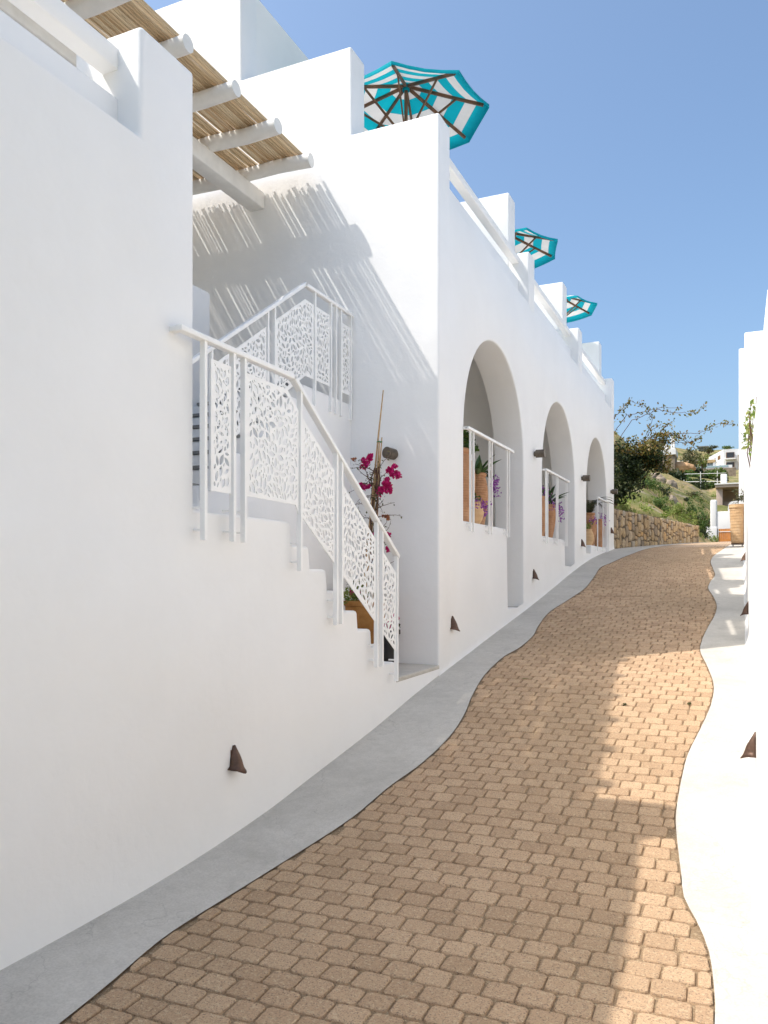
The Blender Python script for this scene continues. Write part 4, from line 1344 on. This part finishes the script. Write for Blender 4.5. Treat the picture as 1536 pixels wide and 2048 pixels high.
sprig([(-2.0, 22.5, 3.55), (-1.6, 22.5, 3.5), (-1.2, 22.5, 3.5), (-0.95, 22.5, 3.6)], 0.5)
sprig([(-2.5, 22.5, 3.4), (-2.2, 22.5, 3.9), (-1.9, 22.5, 4.05)], 0.4)
br.build("branch", M["twig"], tr)
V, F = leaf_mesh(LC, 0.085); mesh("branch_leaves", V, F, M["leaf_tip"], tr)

# ------------------------------------------------------------------ hillside growth
C = []
for _ in range(15000):
    yv = 20.8 + 75 * random.random()**2.2
    r = -random.uniform(0.015, 0.15)
    xv = r * yv
    if yv < 29.6 and xv > wall_x(yv) - 0.3: continue
    if yv < 66 and xv > -1.4: continue
    C.append((xv, yv, terrain(xv, yv)))
V = []; F = []
for (xv, yv, z) in C:
    if math.sin(xv * 1.7 + yv * 0.31) + math.sin(xv * 0.6 - yv * 0.53 + 1.3) + random.uniform(-0.6, 0.6) < 0.1: continue
    h = random.uniform(0.03, 0.12) * (1 + yv / 55); w = h * 0.2
    for _ in range(2):
        a = random.uniform(0, 6.28); lx, ly = random.gauss(0, 0.3) * h, random.gauss(0, 0.3) * h
        b = len(V)
        V += [(xv + math.cos(a) * w, yv + math.sin(a) * w, z - 0.05), (xv - math.cos(a) * w, yv - math.sin(a) * w, z - 0.05), (xv + lx, yv + ly, z + h)]
        F.append((b, b + 1, b + 2))
tag(mesh("dry_grass", V, F, M["grass"]), "dry yellow green grass covering the hillside", "grass", kind="stuff")

C = []
for _ in range(150):
    yv = 21.5 + 70 * random.random()**1.7; xv = -random.uniform(0.035, 0.145) * yv
    if yv < 29.6 and xv > wall_x(yv) - 0.5: continue
    if yv < 66 and xv > -1.7: continue
    r_ = (0.10 + 0.20 * random.random()) * (0.6 + yv / 60)
    C.append(cloud((xv, yv, terrain(xv, yv) + r_ * 0.3), (r_ * 1.5, r_ * 1.3, r_ * 0.7), 60, 5))
V, F = leaf_mesh(np.concatenate(C), 0.09)
tag(mesh("ground_cover", V, F, M["leaf_bright"]), "low green scrub scattered over the dry slope", "ground cover", kind="stuff")
SH = [("dark green shrub on the dry slope just left of the boulders", -4.018, 48, 0.55, 0.62, 700, 0.11, "leaf_dark"),
      ("round bright green shrub just above the middle of the stone wall", -2.62, 31, 0.40, 0.36, 700, 0.075, "leaf_green"),
      ("green shrub on the slope above the left part of the stone wall", -3.92, 38, 0.55, 0.40, 650, 0.09, "leaf_green"),
      ("low yellow green tuft at the left end above the stone wall", -3.35, 26, 0.42, 0.26, 420, 0.06, "leaf_bright"),
      ("pale green bush above the right half of the stone wall", -2.16, 33, 0.55, 0.48, 800, 0.085, "leaf_bright"),
      ("olive bush beside the pale one near the wall's right end", -2.32, 40, 0.42, 0.45, 500, 0.09, "leaf_olive"),
      ("large dense green bush at the right end of the stone wall", -1.98, 44, 0.85, 1.15, 1900, 0.11, "leaf_green"),
      ("dark bush at the foot of the large dense bush", -1.52, 38, 0.28, 0.40, 420, 0.07, "leaf_dark"),
      ("pale willowy bush hanging over the white gate wall", -1.55, 55, 0.45, 1.0, 700, 0.10, "leaf_bright"),
      ("tall grey green bush left of the beige house", -2.75, 75, 0.9, 1.0, 700, 0.15, "leaf_olive"),
      ("spiky yellow green bush left of the beige house chimney", -3.05, 110, 0.8, 1.0, 450, 0.2, "leaf_bright"),
      ("dark hedge clump below the lower wire fence", -5.0, 125, 1.7, 1.1, 500, 0.25, "leaf_dark"),
      ("tiny dark bush alone on the upper dry slope", -4.63, 80, 0.42, 0.3, 240, 0.11, "leaf_dark"),
      ("small olive bush below the boulder group", -4.2, 55, 0.40, 0.32, 320, 0.10, "leaf_olive"),
      ("green shrub under the tree at the arcade corner", -5.1, 44, 0.6, 0.42, 500, 0.10, "leaf_green"),
      ("low green bush on the slope right of the boulders", -4.2, 82, 0.9, 0.5, 400, 0.16, "leaf_olive"),
      ("grassy bush lowest above the stone wall's right end", -1.75, 31.5, 0.34, 0.30, 450, 0.06, "leaf_bright"),
      ("mid green bush between the pale bush and the dense bush", -2.55, 50, 0.6, 0.6, 600, 0.11, "leaf_green")]
for (lb, X, Y, rw_, rh_, n, sz, mt) in SH:
    z = terrain(X, Y)
    shrub("hillside_shrub", lb, (X, Y, z + rh_ * 0.55), (rw_, rw_ * 0.9, rh_), n, sz, mt)
rows = [("lower", 135, [(-0.072, "leaf_dark"), (-0.060, "leaf_green"), (-0.047, "leaf_dark"), (-0.036, "leaf_green"), (-0.024, "leaf_olive")]),
        ("middle", 170, [(-0.072, "leaf_olive"), (-0.055, "leaf_green"), (-0.038, "leaf_dark"), (-0.022, "leaf_green")]),
        ("upper", 207, [(-0.070, "leaf_green"), (-0.048, "leaf_dark"), (-0.027, "leaf_green")])]
nth = ["first", "second", "third", "fourth", "fifth"]
for rn_, Y, lst in rows:
    for i, (r, mt) in enumerate(lst):
        X = r * Y; h = 0.0075 * Y; a_ = 0.017 * Y
        shrub("terrace_bush", "bush in the bank below the long pavilion, %s from left in the %s row" % (nth[i], rn_), (X, Y, terrain(X, Y) + h * 0.5), (a_, a_ * 0.6, h), 320, 0.004 * Y, mt, group="bushes in the bank below the pavilion", clumps=9, stems=2)
def hill_tree(label, r, Y, zc, rad, n, size, mat):
    X = r * Y; z = zc - rad[2] * 1.05
    t = tag(empty("hill_tree", (X, Y, z)), label, "tree", "trees on the hilltop")
    V, F = leaf_mesh(cloud((X, Y, z + rad[2] * 1.05), rad, n, 12, hollow=0.1), size); mesh("crown", V, F, M[mat], t)
    m = MB(); m.tube([(X, Y, min(z, terrain(X, Y)) - 0.5), (X + 0.2, Y, z + rad[2] * 0.9), (X, Y, z + rad[2] * 1.4)], [0.35, 0.25, 0.1], 6); m.build("trunk", M["bark"], t)
hill_tree("tall olive green tree on the skyline left of the white block house", -0.0512, 230, 31.4, (3.4, 2.6, 4.0), 1100, 0.55, "leaf_olive")
hill_tree("yellow green tree crown beside the tall skyline tree", -0.0415, 235, 30.6, (2.2, 1.8, 2.8), 600, 0.5, "leaf_bright")
hill_tree("round brown green bush tree left of the white chimney", -0.0925, 190, 29.0, (2.6, 2.2, 1.9), 600, 0.5, "leaf_olive")
hill_tree("low dark tree on the skyline behind the white block house", -0.0133, 352, 51.5, (3.2, 3, 1.1), 350, 0.6, "leaf_green")
hill_tree("scrubby tree on the skyline left of the block house roof", -0.0345, 340, 49.4, (4.5, 3, 1.6), 500, 0.7, "leaf_olive")

def rock(label, r, Y, rad):
    X = r * Y; z = terrain(X, Y)
    bm = bmesh.new()
    bmesh.ops.create_icosphere(bm, subdivisions=2, radius=1)
    ph = random.uniform(0, 9)
    for v in bm.verts:
        k = 1 + 0.22 * math.sin(v.co.x * 3.1 + ph) * math.cos(v.co.y * 2.7 + ph) + random.uniform(-0.10, 0.10)
        v.co = Vector((v.co.x * rad[0] * k, v.co.y * rad[1] * k, v.co.z * rad[2] * k)) * 1.45 + Vector((X, Y, z + rad[2] * 0.55))
    o = from_bm("boulder", bm, M["boulder"])
    tag(o, label, "boulder", "boulders on the dry slope")
for lb, r, Y, rd in (("upright tan boulder, tallest of the group on the slope", -0.0747, 60, (0.32, 0.3, 0.45)), ("low wide boulder right of the tallest one", -0.0668, 58, (0.36, 0.3, 0.26)), ("pinkish boulder at the right end of the slope group", -0.0595, 58, (0.32, 0.3, 0.24)),
                     ("rocky outcrop at the left under the fence line", -0.0957, 92, (0.65, 0.6, 0.45)), ("rocky outcrop second from left under the fence line", -0.0888, 92, (0.6, 0.6, 0.55)), ("dark outcrop at the right end below the fence line", -0.0763, 92, (0.5, 0.5, 0.65)),
                     ("pale small rock on the upper dry slope", -0.067, 70, (0.28, 0.25, 0.2))):
    rock(lb, r, Y, rd)

# ------------------------------------------------------------------ houses up the hill
PF = M["plaster_far"]
# white gate wall at the end of the lane
gw = tag(empty("gate_wall", (-1.0, 65, 2.4)), "white wall with an orange wooden gate at the end of the lane", "wall")
box("low_wall", -2.40, -1.57, 64.7, 65.1, 1.6, 3.55, PF, gw, 0.06, 2)
box("high_wall", -1.95, 0.6, 66.0, 66.5, 1.6, 4.78, PF, gw, 0.06, 2)
box("wall_pillar", -2.1, -1.62, 65.9, 66.6, 1.6, 5.7, PF, gw, 0.12, 3)
bm = bmesh.new()
prof = [(-0.84, 4.7)] + [(-0.42 - 0.42 * math.cos(a), 5.15 + 0.42 * math.sin(a)) for a in np.linspace(0, math.pi / 2, 7)] + [(0.4, 5.57), (0.4, 4.7)]
a = [bm.verts.new((p[0], 66.1, p[1])) for p in prof]; b = [bm.verts.new((p[0], 66.6, p[1])) for p in prof]
bm.faces.new(a); bm.faces.new(list(reversed(b)))
for i in range(len(prof)):
    j = (i + 1) % len(prof); bm.faces.new([a[j], a[i], b[i], b[j]])
from_bm("curved_chimney", bm, PF, gw)
gt = empty("gate", (-1.0, 64.9, 2.4)); gt.parent = gw; gt.location = Vector((-1.0, 64.9, 2.4)) - Vector(gw.location)
for k in range(7):
    x0 = -1.47 + k * 0.145
    box("plank", x0, x0 + 0.137, 64.84, 64.88, 2.2, 3.38 + random.uniform(-0.01, 0.01), M["gate_wood"], gw)
box("gate_rail", -1.5, -0.4, 64.80, 64.835, 3.14, 3.19, M["white_metal"], gw)
box("gate_post", -1.60, -1.50, 64.78, 64.92, 1.8, 3.4, M["grey_stone"], gw)
bpy.data.objects.remove(gt)

bh = tag(empty("beige_house", (0, 88, 6)), "small beige house with deep flat roof and porch above the gate wall", "building")
box("roof", -2.35, 2.2, 86.5, 92, 9.0, 9.12, PF, bh)
box("roof_soffit", -2.28, 2.1, 86.6, 91.8, 8.72, 9.0, M["beige_render"], bh)
box("side_wall", -2.2, -1.6, 87.0, 91.5, 4.2, 8.75, M["beige_render"], bh, 0.05)
box("porch_screen", -1.55, -0.25, 88.5, 88.8, 4.2, 7.4, M["beige_render"], bh)
box("back_wall", -1.7, 2.1, 91.0, 91.4, 4.2, 8.75, M["beige_render"], bh)
box("porch_pillar", 0.5, 0.75, 87.2, 87.5, 4.2, 8.75, M["beige_render"], bh)
box("window", -2.225, -2.19, 88.6, 89.4, 6.6, 7.6, M["dark_window"], bh)
box("chimney", -1.9, -1.27, 91.9, 93.2, 9.0, 10.65, PF, bh, 0.05)
ac = tag(empty("air_conditioner", (-2.0, 86.6, 6.4)), "small white air conditioning unit outside the beige house", "appliance")
box("casing", -2.0, -1.45, 86.2, 86.5, 5.9, 6.6, PF, ac)
box("grille", -1.95, -1.6, 86.17, 86.195, 5.98, 6.5, M["dark_window"], ac)

pav = tag(empty("pavilion", (-12, 250, 31)), "long low pavilion with thatched roof edge above a pool terrace", "building")
box("roof", -20.2, -6.5, 248, 256, 32.3, 33.1, M["thatch"], pav)
box("roof_slab", -20.3, -6.4, 248.2, 256.2, 33.1, 33.3, PF, pav)
box("back_wall", -20.0, -6.8, 254.6, 255.4, 29, 32.3, M["drywall_stone"], pav)
for k in range(6):
    box("pane", -20.0 + k * 2.25, -17.85 + k * 2.25, 250.0, 250.06, 30.4, 32.3, M["glass_blue"], pav)
for k in range(7):
    box("column", -20.1 + k * 2.25 - 0.1, -20.1 + k * 2.25 + 0.12, 249.7, 249.95, 29.5, 32.3, PF, pav)
box("end_wall", -7.2, -6.4, 248.4, 251, 29, 33.0, PF, pav)
pt = tag(empty("pool_terrace", (-10, 246, 30)), "long white edged pool terrace in front of the pavilion", "terrace")
box("edge_wall", -20.2, -2.0, 242, 248, 29.75, 30.6, PF, pt)
box("water_edge", -19.5, -3, 241.9, 241.99, 30.05, 30.55, M["glass_blue"], pt)
box("retaining_wall", -21, -1.0, 241.5, 243.0, 26.5, 29.7, M["drywall_stone"], pt)
for i, (yv, lab) in enumerate(((127, "wire rail fence lower on the planted bank"), (160, "wire rail fence just below the pool terrace"))):
    fz = tag(empty("wire_fence", (-10, yv, 20)), lab, "fence", "white wire rail fences on the bank")
    x0, x1 = -0.088 * yv, -0.015 * yv
    zt = (1147 - (964 if i == 0 else 949)) / 1575 * (0.945 * yv)
    m = MB(); m.tube([(x0, yv, zt), (x1, yv, zt - 0.3)], 0.055, 5); m.build("rail", PF, fz)
    for k in range(4):
        xx = x0 + (x1 - x0) * (k + 0.5) / 4
        m = MB(); m.tube([(xx, yv, zt - 3.2), (xx, yv, zt + 0.2)], 0.07, 5); m.build("post", PF, fz)

wh = tag(empty("block_house", (-3, 300, 38)), "white two storey block house with dark balconies on the hilltop", "building")
bm = bmesh.new()
plan = [(-5.26, 300.0), (-0.4, 300.5), (2.0, 318), (-10.6, 318)]
zb, zt = 35.5, 43.4
a = [bm.verts.new((p[0], p[1], zb)) for p in plan]; b = [bm.verts.new((p[0], p[1], zt)) for p in plan]
bm.faces.new(a); bm.faces.new(list(reversed(b)))
for i in range(4):
    j = (i + 1) % 4; bm.faces.new([a[i], a[j], b[j], b[i]])
from_bm("wall", bm, PF, wh)
for z0, z1 in ((40.3, 42.3), (37.0, 38.8)):
    f = box("window", -4.45, -1.75, 299.93, 300.12, z0, z1, M["window_wood"], wh)
    box("pane", -4.25, -1.95, 299.86, 299.92, z0 + 0.15, z1 - 0.1, M["dark_window"], f)
box("balcony", -4.7, -1.3, 298.9, 300.05, 39.75, 40.15, PF, wh)
box("balcony", -4.7, -1.3, 298.9, 300.05, 36.4, 36.8, PF, wh)
def side_pt(t, off): 
    p = Vector((-5.26, 300.0)) * (1 - t) + Vector((-10.6, 318.0)) * t
    d = (Vector((-10.6, 318.0)) - Vector((-5.26, 300.0))).normalized(); n_ = Vector((-d.y, d.x))
    return p + n_ * off
for t0, t1, z0, z1 in ((0.2, 0.36, 40.7, 42.0), (0.2, 0.38, 37.2, 38.5), (0.52, 0.6, 40.9, 41.8), (0.86, 0.94, 40.6, 41.6)):
    p0, p1, q0, q1 = side_pt(t0, 0.12), side_pt(t1, 0.12), side_pt(t0, -0.3), side_pt(t1, -0.3)
    mesh("window", [(p0.x, p0.y, z0), (p1.x, p1.y, z0), (p1.x, p1.y, z1), (p0.x, p0.y, z1), (q0.x, q0.y, z0), (q1.x, q1.y, z0), (q1.x, q1.y, z1), (q0.x, q0.y, z1)],
         [(0, 1, 2, 3), (0, 4, 5, 1), (3, 2, 6, 7), (0, 3, 7, 4), (1, 5, 6, 2)], M["window_wood"], wh)
nh = tag(empty("neighbour_house", (0, 296, 37)), "brown stone annex at the right of the white block house", "building")
box("wall", -0.6, 4.5, 297, 304, 35, 40.8, M["drywall_stone"], nh)
box("roof", -0.8, 4.6, 296.8, 304.2, 40.8, 41.1, PF, nh)

ch = tag(empty("hill_house", (-16, 200, 28)), "white flat roofed house with a tall chimney half hidden by the tree", "building")
box("wall", -18.5, -14.1, 199, 206, 24.5, 28.3, M["drywall_stone"], ch)
box("roof", -18.8, -13.9, 198.6, 206.4, 28.3, 29.6, PF, ch)
box("chimney", -15.2, -14.3, 201, 203, 29.6, 33.2, PF, ch)
box("upper_wall", -17.8, -16.0, 203, 206, 29.6, 31.4, PF, ch)
bank = tag(empty("earth_mound", (-13, 199, 26)), "bare orange earth bank beside the white hill house", "earth bank")
bm = bmesh.new(); bmesh.ops.create_icosphere(bm, subdivisions=3, radius=1)
for v in bm.verts:
    k = 1 + random.uniform(-0.05, 0.05)
    v.co = Vector((v.co.x * 3.4 * k - 13.0, v.co.y * 2 * k + 202, v.co.z * (1.5 if v.co.x > -0.2 else 1.8) * k + 25.2))
simple("orange_earth", (0.46, 0.28, 0.15), 0.95, 0.1, var=0.2, scale=0.8, bmp=0.3, bdist=0.2)
from_bm("soil", bm, M["orange_earth"], bank)
dk = tag(empty("hilltop_cabin", (-14.4, 360, 52)), "small dark glazed cabin on the skyline", "building")
box("wall", -16.0, -12.8, 360, 364, 50, 53.6, M["dark_window"], dk)
box("roof", -16.6, -12.2, 359.4, 364.6, 53.6, 54.0, M["grey_stone"], dk)
for k in range(4): box("column", -16.05 + k * 1.02, -15.9 + k * 1.02, 359.8, 359.98, 50, 53.6, M["grey_stone"], dk)

# ------------------------------------------------------------------ litter
lf = mesh("fallen_leaf", *blades((-2.03, 7.93, g(7.93) + 0.004), 1, 0.09, 0.04, (0.02, 0.1), 0.1), M["leaf_green"])
tag(lf, "single green leaf lying on the paving near the left margin", "leaf")
for lab, xv, yv in (("tiny weed between sunlit pavers, left of the pair", -0.94, 7.28), ("tiny weed between sunlit pavers, right of the pair", -0.41, 7.42)):
    V, F = leaf_mesh(cloud((xv, yv, g(yv) + 0.012), (0.035, 0.02, 0.018), 22, 4), 0.022)
    tag(mesh("weed", V, F, M["leaf_olive"]), lab, "weed", "weeds between the pavers")

# leaf clouds, stems and petals are too fine to pick apart one by one
FINE = ("foliage", "crown", "crown_tips", "branch", "branch_leaves", "stem", "flower_cluster", "flower_trail", "underplanting")
for o in bpy.data.objects:
    if o.parent is not None and o.name.split(".")[0] in FINE:
        o["kind"] = "stuff"
